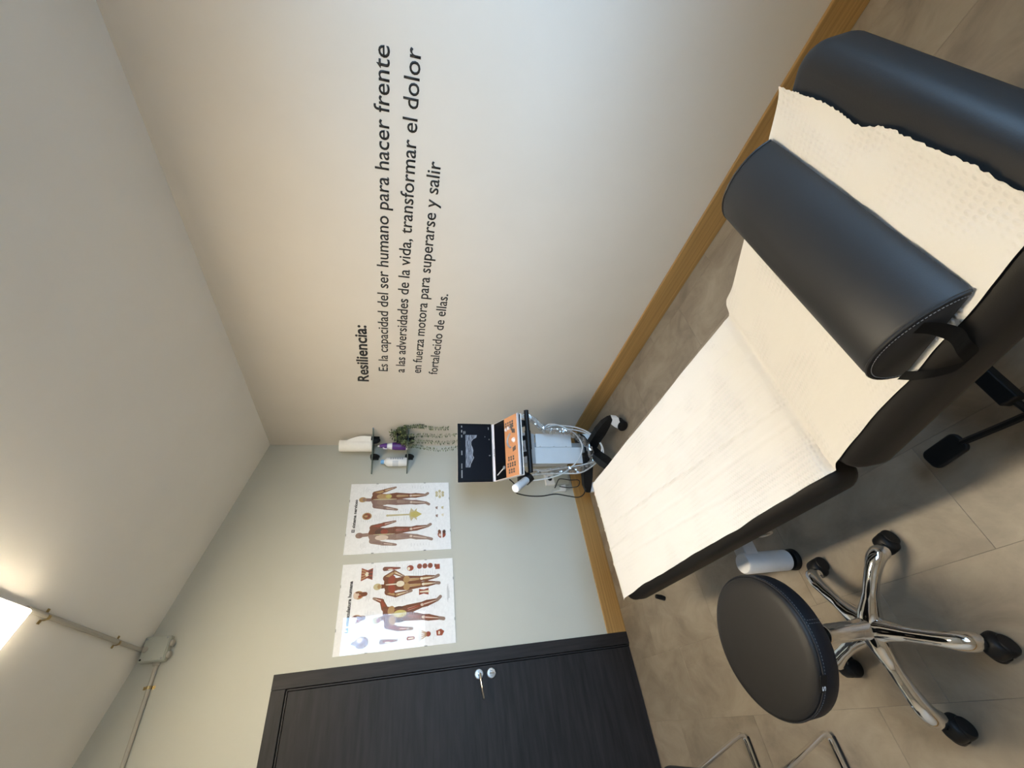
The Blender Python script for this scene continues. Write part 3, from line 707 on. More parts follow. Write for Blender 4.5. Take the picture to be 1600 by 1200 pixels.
def fill_muscle(p):
    r = random.Random(3)
    for (a, b, c, d, n) in ((.30, .22, .45, .30, 7), (.50, .34, .62, .56, 14), (.86, .36, .97, .50, 8), (.18, .30, .27, .5, 10), (.86, .52, .97, .66, 9), (.40, .66, .56, .84, 12), (.05, .28, .2, .38, 8), (.8, .26, .97, .30, 4), (.53, .22, .72, .26, 4), (.05, .5, .17, .58, 5), (.04, .68, .2, .71, 3), (.05, .8, .2, .84, 3), (.78, .62, .9, .84, 10)):
        x0, y0 = fx(a, d); x1, y1 = fx(c, b); p.notes(x0, y0, x1, y1, n, r)
    x0, y0 = fx(.44, .958); x1, y1 = fx(.68, .936); p.notes(x0, y0, x1, y1, 8, r)
    A = Jn(head=(.325, .325), neck=(.345, .37), shl=(.262, .415), ell=(.215, .505), hal=(.205, .60), shr=(.455, .385), elr=(.535, .36), har=(.565, .305), hil=(.345, .585), knl=(.315, .72), anl=(.285, .865), fol=(.275, .90), hir=(.415, .58), knr=(.455, .71), anr=(.495, .845), for_=(.53, .875))
    A['for'] = A.pop('for_'); A['foR'] = A['for']; A = {**A, 'for': A['for']}; A['fo' + 'r'] = A['for']
    figure(p, A, 'brown', 'red', 'pale', ('bone', [('tan', (-.030, .026), (.026, .020, .2)), ('tan', (.026, .034), (.026, .020, -.3)), ('olive', (.004, -.020), (.021, .040)), ('bone', (.004, -.004), (.004, .052)), ('dark', (-.036, -.02), (.008, .026)), ('dark', (.038, -.012), (.008, .026))]), r)
    B = Jn(head=(.705, .315), neck=(.705, .365), shl=(.635, .405), ell=(.592, .475), hal=(.62, .585), shr=(.80, .385), elr=(.868, .455), har=(.815, .53), hil=(.69, .575), knl=(.695, .72), anl=(.70, .84), fol=(.695, .865), hir=(.76, .565), knr=(.765, .705), anr=(.775, .835), **{'for': (.79, .86)})
    figure(p, B, 'brown', 'tan', 'cream', ('bone', [('red', (-.026, .030), (.028, .022, .4)), ('red', (.028, .032), (.028, .022, -.4)), ('cream', (0, -.022), (.018, .026)), ('cream', (0, .03), (.004, .04)), ('tan', (-.02, -.062), (.022, .020)), ('tan', (.024, -.060), (.022, .020))]), r)
    for (u, v, s_) in ((.36, .165, 1), (.625, .165, 1)):       # heads
        x, y = fx(u, v); p.ell((x, y + .004), .024, .030, 'tan'); p.ell((x, y + .018), .022, .017, 'pale'); p.ell((x - .008, y - .004), .008, .010, 'red'); p.ell((x + .010, y - .006), .007, .010, 'brown'); p.ell((x, y - .016), .010, .005, 'red'); p.cap((x + .003, y - .022), .013, (x + .004, y - .036), .012, 'brown'); p.ell((x + .016, y + .012), .005, .012, 'brown')
    x, y = fx(.11, .215); p.ell((x, y), .032, .040, 'skin'); p.ell((x - .012, y + .012), .014, .016, 'mauve'); p.ell((x + .013, y + .010), .014, .018, 'pale'); p.ell((x, y - .018), .016, .018, 'mauve'); p.cap((x, y + .036), .010, (x, y + .05), .009, 'skin')
    x, y = fx(.865, .215); p.poly([(x - .040, y + .034), (x + .040, y + .034), (x + .024, y - .004), (x + .036, y - .036), (x - .036, y - .036), (x - .024, y - .004)], 'red'); p.ell((x, y), .014, .012, 'cream'); [p.cap((x + q, y + .03), .004, (x + q * .7, y + .008), .003, 'tan') for q in (-.026, -.009, .009, .026)]; [p.cap((x + q, y - .03), .004, (x + q * .7, y - .010), .003, 'dark') for q in (-.022, 0, .022)]
    for u, v0, v1, c1 in ((.095, .375, .50, 'skin'), (.915, .37, .505, 'brown')):
        p.cap(fx(u, v0), .013, fx(u, (v0 + v1) / 2), .010, c1); p.cap(fx(u, (v0 + v1) / 2), .010, fx(u, v1), .005, c1); p.cap(fx(u, v0 + .02), .006, fx(u, v1 - .03), .004, 'red'); p.ell(fx(u - .01, v0 + .05), .004, .016, 'cream')
    x, y = fx(.905, .60); p.ell((x, y), .018, .022, 'red'); p.ell((x - .003, y + .010), .010, .009, 'cream')
    for v in (.685, .735, .785): p.ell(fx(.92, v), .0165, .0165, 'red'); p.ell(fx(.92, v), .009, .009, 'brown')
    x, y = fx(.905, .855); p.rect(x - .018, y - .014, x + .014, y + .016, 'red'); p.rect(x - .004, y + .01, x + .016, y + .022, 'brown')
    x, y = fx(.605, .725); p.poly([(x - .018, y + .030), (x + .018, y + .030), (x + .012, y), (x + .020, y - .030), (x - .020, y - .030), (x - .012, y)], 'red'); p.cap((x, y + .022), .004, (x, y - .03), .006, 'cream')
    x, y = fx(.10, .615); p.cap((x, y + .014), .010, (x, y - .016), .008, 'red'); p.ell((x, y), .004, .018, 'cream')
    x, y = fx(.125, .745); p.ell((x, y - .012), .014, .016, 'red'); [p.cap((x + q * .4, y), .0032, (x + q, y + .026), .002, 'tan') for q in (-.022, -.011, 0, .011, .02)]
    x, y = fx(.13, .865); p.poly([(x - .016, y + .02), (x + .010, y + .024), (x + .018, y - .006), (x + .004, y - .026), (x - .018, y - .012)], 'red'); p.ell((x - .002, y + .006), .010, .006, 'cream')
def fill_nerves(p):
    r = random.Random(5)
    for (a, b, c, d, n) in ((.40, .25, .58, .34, 6), (.42, .42, .49, .68, 10), (.54, .42, .6, .66, 10), (.05, .14, .16, .2, 5), (.30, .07, .4, .13, 4), (.05, .30, .14, .4, 6), (.9, .3, .97, .42, 6), (.85, .12, .95, .18, 4), (.42, .12, .47, .24, 6), (.55, .12, .6, .24, 6), (.9, .6, .97, .8, 7), (.06, .6, .12, .8, 7)):
        x0, y0 = fx(a, d); x1, y1 = fx(c, b); p.notes(x0, y0, x1, y1, n, r)
    for u0, u1, v in ((.12, .32, .865), (.40, .62, .855), (.72, .92, .855)): x0, y = fx(u0, v); x1, _ = fx(u1, v); p.rect(x0, y - .001, x1, y + .001, 'grey')
    A = Jn(head=(.245, .125), neck=(.25, .195), shl=(.165, .245), ell=(.125, .34), hal=(.105, .44), shr=(.345, .24), elr=(.385, .34), har=(.415, .43), hil=(.215, .46), knl=(.205, .61), anl=(.165, .775), fol=(.15, .81), hir=(.295, .455), knr=(.305, .61), anr=(.335, .77), **{'for': (.36, .80)})
    figure(p, A, 'skin', 'mauve', 'pale', ('skin', [('dark', (.012, .012), (.026, .048)), ('red', (.014, -.004), (.018, .026)), ('pale', (-.026, .012), (.018, .044)), ('brown', (.008, -.044), (.018, .014)), ('bone', (-.004, .0), (.0035, .070))]), r, ('brown', 'red'))
    B = Jn(head=(.755, .125), neck=(.75, .195), shl=(.66, .25), ell=(.625, .345), hal=(.60, .44), shr=(.84, .24), elr=(.885, .335), har=(.925, .42), hil=(.715, .455), knl=(.70, .605), anl=(.685, .755), fol=(.66, .785), hir=(.80, .45), knr=(.80, .60), anr=(.805, .75), **{'for': (.83, .775)})
    figure(p, B, 'mauve', 'skin', 'pale', ('tan', [('bone', (0, .006), (.0045, .082)), ('skin', (-.024, .016), (.020, .044)), ('tan', (.022, .020), (.020, .044)), ('olive', (.022, -.020), (.016, .022)), ('bone', (0, .0), (.004, .080))]), r, ('brown', 'tan'))
    x, y = fx(.51, .18); p.ell((x, y), .026, .032, 'tan'); p.ell((x, y), .020, .025, 'brown'); p.ell((x, y + .006), .008, .012, 'tan'); p.ell((x - .010, y - .008), .006, .009, 'red'); p.ell((x + .010, y - .008), .006, .009, 'red')
    p.cap(fx(.51, .375), .0065, fx(.515, .60), .0055, 'bone'); p.ell(fx(.51, .375), .008, .009, 'bone')
    for q in (-1, 1): p.poly([fx(.515, .585), fx(.515 + q * .095, .605), fx(.515 + q * .05, .635), fx(.515 + q * .09, .665), fx(.515, .655)], 'bone')
    p.poly([fx(.485, .60), fx(.545, .60), fx(.56, .66), fx(.515, .715), fx(.47, .66)], 'olive')
    x, y = fx(.815, .90); [p.ell((x + .022 * math.cos(t), y + .026 * math.sin(t)), .012, .010, 'bone') for t in (0, 1.05, 2.1, 3.14, 4.2, 5.2)]; p.ell((x, y), .012, .014, 'cream')
    for u, v, c1 in ((.60, .865, 'skin'), (.48, .865, 'skin'), (.60, .925, 'bone'), (.49, .925, 'cream')): x, y = fx(u, v); p.poly([(x - .012, y - .006), (x + .012, y - .008), (x + .006, y + .010), (x - .006, y + .006)], c1)
    x, y = fx(.225, .91); p.ell((x - .008, y), .026, .028, 'red'); p.rect(x - .034, y - .006, x + .030, y + .004, 'white'); p.ell((x + .012, y + .016), .014, .010, 'brown'); p.ell((x - .012, y + .012), .010, .008, 'pale'); p.ell((x + .010, y - .018), .014, .010, 'dark')
poster((-.8292, 0, 1.1453), 'glass-fronted nervous system poster with two standing figures, nearer the shelves', ('El sistema nervioso', .235, .262, .645), fill_nerves)
poster((-1.3901, 0, 1.1388), 'glass-fronted musculature poster with many small muscle drawings, nearer the door', ('La musculatura humana', .285, .255, .630), fill_muscle)

# ------------------------------------------------------------------ corner shelves and what stands on them
def corner_shelf(z, label):
    t = thing('corner_shelf', label, 'shelf', (0, 0, z), (0, 0, 0), 'glass corner shelves')
    bm = bmesh.new(); prism(bm, [(-.001, -.001, 0), (-.249, -.001, 0), (-.246, -.008, 0), (-.008, -.247, 0), (-.001, -.250, 0)], (0, 0, .008))
    bm.normal_update()
    for f in bm.faces:
        if abs(f.normal.z) < .5: f.material_index = 1
    o = obj('glass_plate', bm, [m_shelf, m_glassedge], t)
    for wall in (0, 1):
        bm = bmesh.new()
        lathe(bm, [(0, -.048), (.007, -.045), (.013, -.036), (.0175, -.022), (.020, -.0005), (0, -.0005)], 20)
        lathe(bm, [(0, .0085), (.017, .0085), (.016, .017), (.011, .021), (0, .022)], 20)
        for v in bm.verts: v.co.y = v.co.y * 1.5 - .026
        box(bm, (-.016, -.004, -.04), (.016, 0, .018), .002)
        b = obj('shelf_clamp', bm, m_black, t, 50)
        if wall: b.rotation_euler = (0, 0, -PI / 2); b.location = (0, -.115, 0)
        else: b.location = (-.115, 0, 0)
    return t
corner_shelf(1.711, 'upper triangular glass corner shelf on two black clamps, under the paper roll')
corner_shelf(1.455, 'lower triangular glass corner shelf on black clamps, holding bottles and plant')
r_ = thing('paper_roll', 'upright white paper towel roll with a loose sheet, on the upper corner shelf', 'paper roll', (-.072, -.110, 1.7193))
obj('roll', la([(.012, .0), (.040, .0), (.0425, .003), (.0425, .228), (.040, .231), (.012, .231), (.012, .0)], 40), m_paperroll, r_, 40)
bm = bmesh.new(); nu, nv = 16, 12
for_rows = []
for j in range(nv + 1):
    row = []
    for i in range(nu + 1):
        s_ = i / nu; q = j / nv
        zz = .165 - .155 * q + .02 * s_ * (1 - q); wmax = .012 + .085 * math.sin(min(1, q * 1.15) * PI * .62)
        a = -2.05 + .80 * min(s_, .5) / .5; d = max(0, s_ - .5) * 2
        p = Vector((.0436 * math.cos(a), .0436 * math.sin(a), zz)); tan = Vector((-math.sin(a), math.cos(a), 0))
        p += (Vector((.85, -.35, 0)) * .36 + Vector((.2, -.35, 0)) * .26 * d) * d * wmax
        row.append(bm.verts.new(p))
    for_rows.append(row)
for A, B in zip(for_rows, for_rows[1:]):
    for i in range(nu): bm.faces.new((A[i], A[i + 1], B[i + 1], B[i]))
obj('loose_sheet', bm, m_paperroll, r_, 60)
m_purple = mat('purple_label', (.085, .022, .18), 0.35, nscale=30, namt=0.2)
m_lilac = mat('lilac_plastic', (.62, .55, .68), 0.4, nscale=30, namt=0.06)
m_blue = mat('light_blue_plastic', (.16, .38, .68), 0.4, nscale=30, namt=0.05)
m_inkgrey = mat('grey_print', (.22, .25, .30), 0.6, nscale=60, namt=0.1)
b1 = thing('pump_bottle', 'purple and white tapered bottle with white tip, behind the plant on lower shelf', 'bottle', (-.080, -.122, 1.4631))
obj('bottle_body', la([(0, 0), (.026, 0), (.030, .006), (.030, .085), (.027, .11), (.020, .14), (.016, .15), (0, .15)], 28), m_white, b1, 45)
obj('label', la([(.0304, .012), (.0304, .088), (.0274, .1115), (.0274, .010)], 28), m_purple, b1, 45)
obj('neck', la([(0, .1501), (.022, .1501), (.021, .165), (.014, .190), (.009, .204), (0, .204)], 24), m_purple, b1, 45)
obj('spout', la([(0, .2041), (.0065, .2041), (.006, .214), (.0035, .2165), (0, .217)], 16), m_white, b1, 45)
obj('trigger', tb([(-.020, -.01, .175), (-.032, -.018, .168), (-.036, -.022, .148)], [.006, .006, .004], 8, 4), m_lilac, b1, 50)
b2 = thing('disinfectant_bottle', 'white bottle with light blue cap, on the lower corner shelf', 'bottle', (-.180, -.060, 1.4631))
obj('bottle_body', la([(0, 0), (.029, 0), (.033, .005), (.033, .135), (.030, .146), (.020, .156), (.013, .160), (.013, .166), (0, .166)], 32), m_white, b2, 45)
obj('cap', la([(0, .1661), (.016, .1661), (.0165, .172), (.0155, .187), (.012, .190), (0, .190)], 24), m_blue, b2, 40)
bm = bmesh.new()
for k in range(6):        # upright lettering rows on the label, too small to read
    z0 = .028 + k * .0165
    for q in range(4):
        a = -1.45 + q * .17 + .03 * (k % 2); c, s_ = .0334 * math.cos(a), .0334 * math.sin(a); c2, s2 = .0334 * math.cos(a + .10), .0334 * math.sin(a + .10)
        bm.faces.new([bm.verts.new(v) for v in ((c, s_, z0), (c2, s2, z0), (c2, s2, z0 + .010), (c, s_, z0 + .010))])
o = obj('label_print', bm, m_inkgrey, b2); o['kind'] = 'stuff'
bm = bmesh.new(); lathe(bm, [(.0332, .062), (.0334, .064), (.0334, .102), (.0332, .104)], 32)
for f in [f for f in bm.faces if f.calc_center_median().x > -.006 or len(f.verts) > 4]: bm.faces.remove(f)
obj('label_patch', bm, mat('pale_label', (.58, .60, .63), 0.5, nscale=20, namt=.03), b2, 45)

m_leaf = mat('olive_leaf', (.17, .20, .085), 0.55, nscale=60, namt=0.4)
m_leafd = mat('dark_leaf', (.075, .09, .045), 0.6, nscale=60, namt=0.4)
plant = thing('trailing_plant', 'small artificial trailing plant in a black pot on the lower corner shelf', 'plant', (-.050, -.192, 1.4631))
obj('pot', la([(0, 0), (.026, 0), (.036, .070), (.039, .072), (.039, .082), (.034, .082), (.032, .070), (0, .068)], 24), m_black, plant, 40)
rl = random.Random(11)
def leaf(bm, p, d, L_, W_, mi=0):
    d = d.normalized(); sdv = d.cross(Vector((rl.uniform(-1, 1), rl.uniform(-1, 1), rl.uniform(-1, 1)))).normalized() * W_; n_ = d.cross(sdv).normalized() * L_ * .12
    q = [p, p + d * L_ * .45 + sdv + n_, p + d * L_, p + d * L_ * .45 - sdv + n_]
    vs = [bm.verts.new(v) for v in q]
    for f in (bm.faces.new((vs[0], vs[1], vs[2])), bm.faces.new((vs[0], vs[2], vs[3]))): f.material_index = mi
bm = bmesh.new()
for k in range(420):
    a = rl.uniform(0, 2 * PI); rr = .070 * math.sqrt(rl.random()); up = rl.random()
    p = Vector((rr * math.cos(a), rr * math.sin(a), .062 + .085 * up * (1 - (rr / .075) ** 2) - .03 * (rr / .06) ** 2))
    p += Vector((.010, -.034, -.012))
    if p.x > .044: p.x = .044
    d = Vector((math.cos(a) * .8 + rl.uniform(-.5, .5), math.sin(a) * .8 + rl.uniform(-.5, .5), rl.uniform(-.4, .9)))
    if p.x + d.x * .02 > .046: d.x = -abs(d.x)
    leaf(bm, p, d, .022, .006, 0 if rl.random() < .6 else 1)
o = obj('foliage', bm, [m_leaf, m_leafd], plant); o['kind'] = 'stuff'
PB = Vector((-.050, -.192, 1.4631))
for pts in ([(-.040, -.225, 1.535), (-.018, -.285, 1.47), (-.016, -.298, 1.40), (-.018, -.293, 1.338), (-.022, -.281, 1.266), (-.020, -.285, 1.17)], [(-.055, -.215, 1.54), (-.063, -.245, 1.48), (-.061, -.243, 1.42), (-.057, -.243, 1.335), (-.060, -.240, 1.239), (-.051, -.248, 1.080)],
            [(-.070, -.20, 1.54), (-.095, -.212, 1.48), (-.094, -.211, 1.42), (-.094, -.212, 1.333), (-.100, -.206, 1.213), (-.092, -.213, 1.085)], [(-.080, -.18, 1.535), (-.118, -.190, 1.475), (-.120, -.190, 1.425), (-.127, -.184, 1.355), (-.142, -.171, 1.235), (-.126, -.184, 1.080)],
            [(-.030, -.24, 1.53), (-.020, -.30, 1.45), (-.016, -.300, 1.40), (-.014, -.305, 1.355)]):
    path = smooth_path([Vector(p) - PB for p in pts], 14); bm = bmesh.new()
    tube(bm, path, .0008, 4)
    for i, p in enumerate(path[8:]):
        for s_ in (-1, 1):
            if rl.random() < .22: continue
            leaf(bm, p, Vector((s_ * rl.uniform(.5, 1) * .77, -s_ * .64 * rl.uniform(.3, 1), rl.uniform(-.6, .5))), rl.uniform(.014, .023), .0042, 0 if rl.random() < .3 else 1)
    obj('trailing_stem', bm, [m_leaf, m_leafd], plant)

# ------------------------------------------------------------------ ultrasound scanner, trolley and cables
YW = -.334
TO = Vector((-.36, -.50, 0))
trol = thing('equipment_trolley', 'black and white wheeled trolley carrying the ultrasound scanner in the room corner', 'trolley', TO, (0, 0, YW))
MT = Matrix.Translation(TO) @ Matrix.Rotation(YW, 4, 'Z'); MTi = MT.inverted()
T = lambda x, y, z: MTi @ Vector((x, y, z))
HC = T(-.31, -.47, .13)
obj('base_hub', la([(0, .115), (.06, .115), (.07, .125), (.07, .175), (.05, .195), (0, .197)], 24, (HC.x, HC.y, 0)), m_black, trol, 40)
for wx, wy, nm in ((-.285, -.850, 0), (-.64, -.74, 1), (-.100, -.325, 2), (-.548, -.250, 3)):
    tip = T(wx, wy, .112); h0 = HC.copy(); h0.z = .125
    mid = h0.lerp(tip, .45); mid.z = .128
    bm = bmesh.new(); d = (tip - h0); d.z = 0; d.normalize(); sd = Vector((-d.y, d.x, 0))
    secs = []
    for t_, wd, ztop, zbot in ((0, .042, .190, .125), (.35, .036, .190, .125), (.62, .042, .190, .125), (.85, .036, .178, .125), (1.0, .022, .155, .125)):
        c = h0.lerp(tip, t_); secs.append([Vector((c.x, c.y, 0)) + sd * wd + Vector((0, 0, zbot)), Vector((c.x, c.y, 0)) + sd * wd * .55 + Vector((0, 0, ztop)), Vector((c.x, c.y, 0)) - sd * wd * .55 + Vector((0, 0, ztop)), Vector((c.x, c.y, 0)) - sd * wd + Vector((0, 0, zbot))])
    rg = [[bm.verts.new(v) for v in s_] for s_ in secs]
    for A, B in zip(rg, rg[1:]):
        for k in range(4): bm.faces.new((A[k], A[(k + 1) % 4], B[(k + 1) % 4], B[k]))
    bm.faces.new(rg[0]); bm.faces.new(rg[-1])
    obj('base_leg', bm, m_black, trol)
    c = tip - d * .022; q = math.atan2(d.y, d.x) + .5
    M = Matrix.Translation((c.x, c.y, 0)) @ Matrix.Rotation(q, 4, 'Z')
    bm = bmesh.new(); prism(bm, [(.026, -.022, .124), (-.026, -.022, .124), (-.048, -.022, .090), (-.064, -.022, .050), (-.058, -.022, .014), (-.040, -.022, .010), (-.016, -.022, .060), (.022, -.022, .074)], (0, .044, 0))
    lathe(bm, [(0, .12), (.012, .12), (.012, .135), (0, .135)], 12)
    bmesh.ops.bevel(bm, geom=[e for e in bm.edges if e.calc_length() > .015], offset=.003, segments=2, affect='EDGES')
    bmesh.ops.transform(bm, matrix=M, verts=bm.verts[:]); ca = obj('castor', bm, m_white, trol, 40)
    for s_ in (-1, 1):
        bm = bmesh.new(); lathe(bm, [(0, s_ * .0225), (.031, s_ * .0225), (.037, s_ * .026), (.037, s_ * .032), (.031, s_ * .035), (0, s_ * .035)], 24, (-.034, 0, .037), 0, 'y', M)
        obj('wheel', bm, m_black, ca, 40)
    bm = bmesh.new(); lathe(bm, [(0, -.018), (.037, -.018), (.037, .018), (0, .018)], 24, (-.034, 0, .037), 0, 'y', M); obj('wheel', bm, m_black, ca, 40)
# column: black post behind two white front panels with three screws on their joint
cc = T(-.312, -.500, 0)
obj('column_post', bx((cc.x - .035, cc.y + .012, .15), (cc.x + .035, cc.y + .075, .72), .004), m_grey, trol)
obj('column_panel', bx((cc.x - .118, cc.y - .002, .225), (cc.x - .0006, cc.y + .010, .585), .002), m_white, trol)
obj('column_panel', bx((cc.x + .0006, cc.y - .002, .300), (cc.x + .098, cc.y + .010, .575), .002), m_white, trol)
obj('side_panel', bx((cc.x - .118, cc.y + .0105, .33), (cc.x - .110, cc.y + .13, .575), .002), m_powder, trol)
obj('side_panel', bx((cc.x + .090, cc.y + .0105, .33), (cc.x + .098, cc.y + .13, .575), .002), m_powder, trol)
for z in (.345, .44, .545): obj('screw', la([(0, -.0022), (.004, -.0022), (.0035, -.004), (0, -.0045)], 12, (cc.x + .006, cc.y, z), 'y'), m_steel, trol)
bm = bmesh.new()
prism(bm, [(cc.x - .117, cc.y, .586), (cc.x - .117, cc.y + .13, .586), (cc.x - .117, cc.y + .10, .745), (cc.x - .117, cc.y - .05, .735)], (.214, 0, 0))
obj('column_shroud', bm, mat('pale_grey_plastic', (.44, .45, .46), .45, nscale=20, namt=.03), trol)
SO = Vector((-.428, -.625, .930)); TAU = math.radians(16.7)
MS = Matrix.Translation(SO) @ Matrix.Rotation(YW, 4, 'Z'); MK = MS @ Matrix.Rotation(TAU, 4, 'X'); K2T = MTi @ MK
K = lambda x, y, z: K2T @ Vector((x, y, z))
bm = bx((-.183, -.298, -.0335), (.183, -.015, -.0245), .003); bmesh.ops.transform(bm, matrix=K2T, verts=bm.verts[:]); obj('tray', bm, m_black, trol)
bm = bx((-.188, -.303, -.0385), (.188, -.012, -.0340), .0015, 1); bmesh.ops.transform(bm, matrix=K2T, verts=bm.verts[:]); obj('tray_lip', bm, m_white, trol)
obj('tray_support', tb([T(-.36, -.56, .72), K(0, -.13, -.07)], .032, 16), m_black, trol, 40)
hl_, hr_ = T(-.655, -.775, .748), T(-.284, -.902, .752)
obj('handle_bar', tb([hl_, hr_], .0125, 16), m_black, trol, 40)
obj('handle_grip', tb([hl_, hl_.lerp(hr_, .36)], .0155, 18), m_black, trol, 40)
obj('handle_grip', tb([hl_.lerp(hr_, .36), hl_.lerp(hr_, .66)], .0185, 18), m_black, trol, 40)
obj('handle_grip', tb([hl_.lerp(hr_, .66), hr_], .0155, 18), m_black, trol, 40)
for t_ in (.30, .56):
    a = hl_.lerp(hr_, t_); b = a + Vector((0, .10, .055)); obj('handle_arm', tb([a, a.lerp(b, .5) + Vector((0, 0, .004)), b], [.014, .017, .018], 12), m_black, trol, 50)
kc = hl_.lerp(hr_, .80)
obj('tilt_knob', la([(0, -.016), (.026, -.016), (.030, -.010), (.030, .012), (.024, .018), (0, .018)], 20, (kc.x, kc.y + .035, kc.z + .028), 'x'), m_black, trol, 40)
# black cup holder on the left of the tray
ho = T(-.655, -.690, .748)
bm = bmesh.new(); Rt = Matrix.Translation(ho) @ Matrix.Rotation(math.radians(-38), 4, 'Y')
lathe(bm, [(.031, -.030), (.031, .022), (.027, .022), (.027, -.026)], 24); bmesh.ops.transform(bm, matrix=Rt, verts=bm.verts[:]); obj('cup_holder', bm, m_black, trol, 40)
obj('holder_arm', tb([ho + Vector((.024, .0, .0)), ho + Vector((.06, .03, .02)), K(-.17, -.16, -.055)], .012, 10), m_black, trol, 40)
obj('probe_holder', bx((ho.x - .005, ho.y + .045, ho.z - .035), (ho.x + .035, ho.y + .105, ho.z + .035), .006), m_black, trol)

gel = thing('gel_bottle', 'white translucent gel bottle tilted in the black holder beside the scanner keyboard', 'bottle', (-.655, -.690, .745))
ax_ = Vector((-.092, -.060, .108)).normalized(); Mg = ax_.to_track_quat('Z', 'Y').to_matrix().to_4x4()
m_gel = mat('translucent_white', (.66, .70, .74), 0.3, nscale=20, namt=0.03)
bm = la([(0, -.02), (.008, -.02), (.022, .0), (.0235, .008), (.0235, .128), (0, .128)], 28); bmesh.ops.transform(bm, matrix=Mg, verts=bm.verts[:]); obj('bottle_body', bm, m_gel, gel, 45)
bm = la([(0, .1281), (.0245, .1281), (.0248, .150), (.023, .153), (0, .153)], 28); bmesh.ops.transform(bm, matrix=Mg, verts=bm.verts[:]); obj('cap', bm, m_white, gel, 45)
bm = bmesh.new()
for k in range(4):
    for a in (2.2, 2.5, 2.8, 3.1):
        z0 = .050 + k * .012; p = [(.0238 * math.cos(a + da), .0238 * math.sin(a + da), z) for da, z in ((0, z0), (.2, z0), (.2, z0 + .007), (0, z0 + .007))]
        bm.faces.new([bm.verts.new(v) for v in p])
bmesh.ops.transform(bm, matrix=Mg, verts=bm.verts[:]); o = obj('label_print', bm, m_inkgrey, gel); o['kind'] = 'stuff'

scan = thing('ultrasound_scanner', 'open laptop-style ultrasound scanner with dark screen and copper-coloured control panel', 'ultrasound scanner', SO, (0, 0, YW))
m_shell = mat('pearl_shell', (.74, .68, .68), 0.3, nscale=20, namt=0.02)
m_bezel = mat('screen_bezel', (.004, .0045, .006), 0.3, nscale=20, namt=0.05, spec=.10)
m_silver = mat('silver_plastic', (.40, .41, .44), 0.35, 0.4, nscale=20, namt=0.03)
m_copper = mat('copper_panel', (.58, .27, .13), 0.4, nscale=20, namt=0.03)
m_key = mat('dark_key', (.10, .085, .075), 0.5, nscale=40, namt=0.1)
m_scr = mat('lit_screen', (.003, .0035, .006), 0.3, nscale=20, namt=0.05, spec=.10, emit=(.5, .6, 1.0), estr=0.003)
m_ui = mat('screen_marks', (.2, .2, .2), 0.3, nscale=20, namt=0.05, emit=(.6, .68, .8), estr=0.06)
def us_mat():
    m = bpy.data.materials.new('sonogram'); m.use_nodes = True; n = m.node_tree; b = n.nodes['Principled BSDF']
    b.inputs['Base Color'].default_value = (.01, .01, .012, 1); b.inputs['Roughness'].default_value = .2
    t = n.nodes.new('ShaderNodeTexCoord'); mp = n.nodes.new('ShaderNodeMapping'); mp.inputs['Scale'].default_value = (2.2, 1, 11); n.links.new(t.outputs['Generated'], mp.inputs[0])
    no = n.nodes.new('ShaderNodeTexNoise'); no.inputs['Scale'].default_value = 2.2; no.inputs['Detail'].default_value = 8; no.inputs['Roughness'].default_value = .7; n.links.new(mp.outputs[0], no.inputs[0])
    r = n.nodes.new('ShaderNodeValToRGB'); n.links.new(no.outputs[0], r.inputs[0]); r.color_ramp.elements[0].position = .42; r.color_ramp.elements[0].color = (.012, .016, .03, 1); r.color_ramp.elements[1].position = .70; r.color_ramp.elements[1].color = (.55, .68, .9, 1)
    n.links.new(r.outputs[0], b.inputs['Emission Color']); b.inputs['Emission Strength'].default_value = .75
    return m
m_us = us_mat()
SW, SH = .19, .231
lid = obj('screen_shell', bx((-SW, .002, .004), (SW, .016, SH), .004), m_shell, scan)
obj('hinge_strip', bx((-SW + .002, -.003, -.028), (SW - .002, .020, .002), .003), m_shell, scan)
for s_ in (-1, 1): obj('hinge', la([(0, -.016), (.009, -.016), (.009, .016), (0, .016)], 14, (s_ * .165, -.005, -.030), 'x'), m_shell, scan, 40)
bm = bmesh.new()
for k, (x, h) in enumerate(((-.034, .006), (-.026, .009), (-.018, .008), (-.010, .009), (-.002, .008), (.006, .009), (.014, .008), (.022, .005))):
    box(bm, (x, -.0034, -.016), (x + .005, -.0031, -.016 + h))
o = obj('maker_mark', bm, m_bezel, scan); o['kind'] = 'stuff'
obj('bezel', bx((-SW, -.003, .006), (SW, .0018, SH), .002), m_bezel, scan)
dsp = obj('display', bx((-SW + .018, -.0036, .020), (SW - .018, -.0031, SH - .020)), m_scr, scan)
def patch(name, pts, m, y, parent):
    bm = bmesh.new(); prism(bm, [(p[0], y, p[1]) for p in pts], (0, .0002, 0)); return obj(name, bm, m, parent)
ux = lambda y_: .19 - (y_ - 661.5) / 92 * .38
vz = lambda x_: SH - (x_ - 715) / 54.5 * SH
prof = [(680, 744), (684, 743), (687, 738), (691, 735), (696, 735), (700, 737), (705, 738), (712, 737), (716, 739), (720, 737), (726, 734), (731, 733)]
patch('sonogram', [(ux(a), vz(727)) for a in (731, 680)] + [(ux(a), vz(b)) for a, b in prof], m_us, -.0040, dsp)
m_usl = mat('sonogram_edge', (.1, .1, .1), 0.4, nscale=90, namt=0.3, emit=(.62, .74, .95), estr=0.30)
bm = bmesh.new()
for q_, th in ((0, .8), (-9, .35)):
    for (a, b), (c, d) in zip(prof, prof[1:]):
        k_ = 1 if q_ == 0 else .35
        f_ = lambda b_: 733 + (b_ - 733) * k_ + q_ * .6
        prism(bm, [(ux(a), -.0043, vz(f_(b))), (ux(c), -.0043, vz(f_(d))), (ux(c), -.0043, vz(f_(d) + th)), (ux(a), -.0043, vz(f_(b) + th))], (0, .0002, 0))
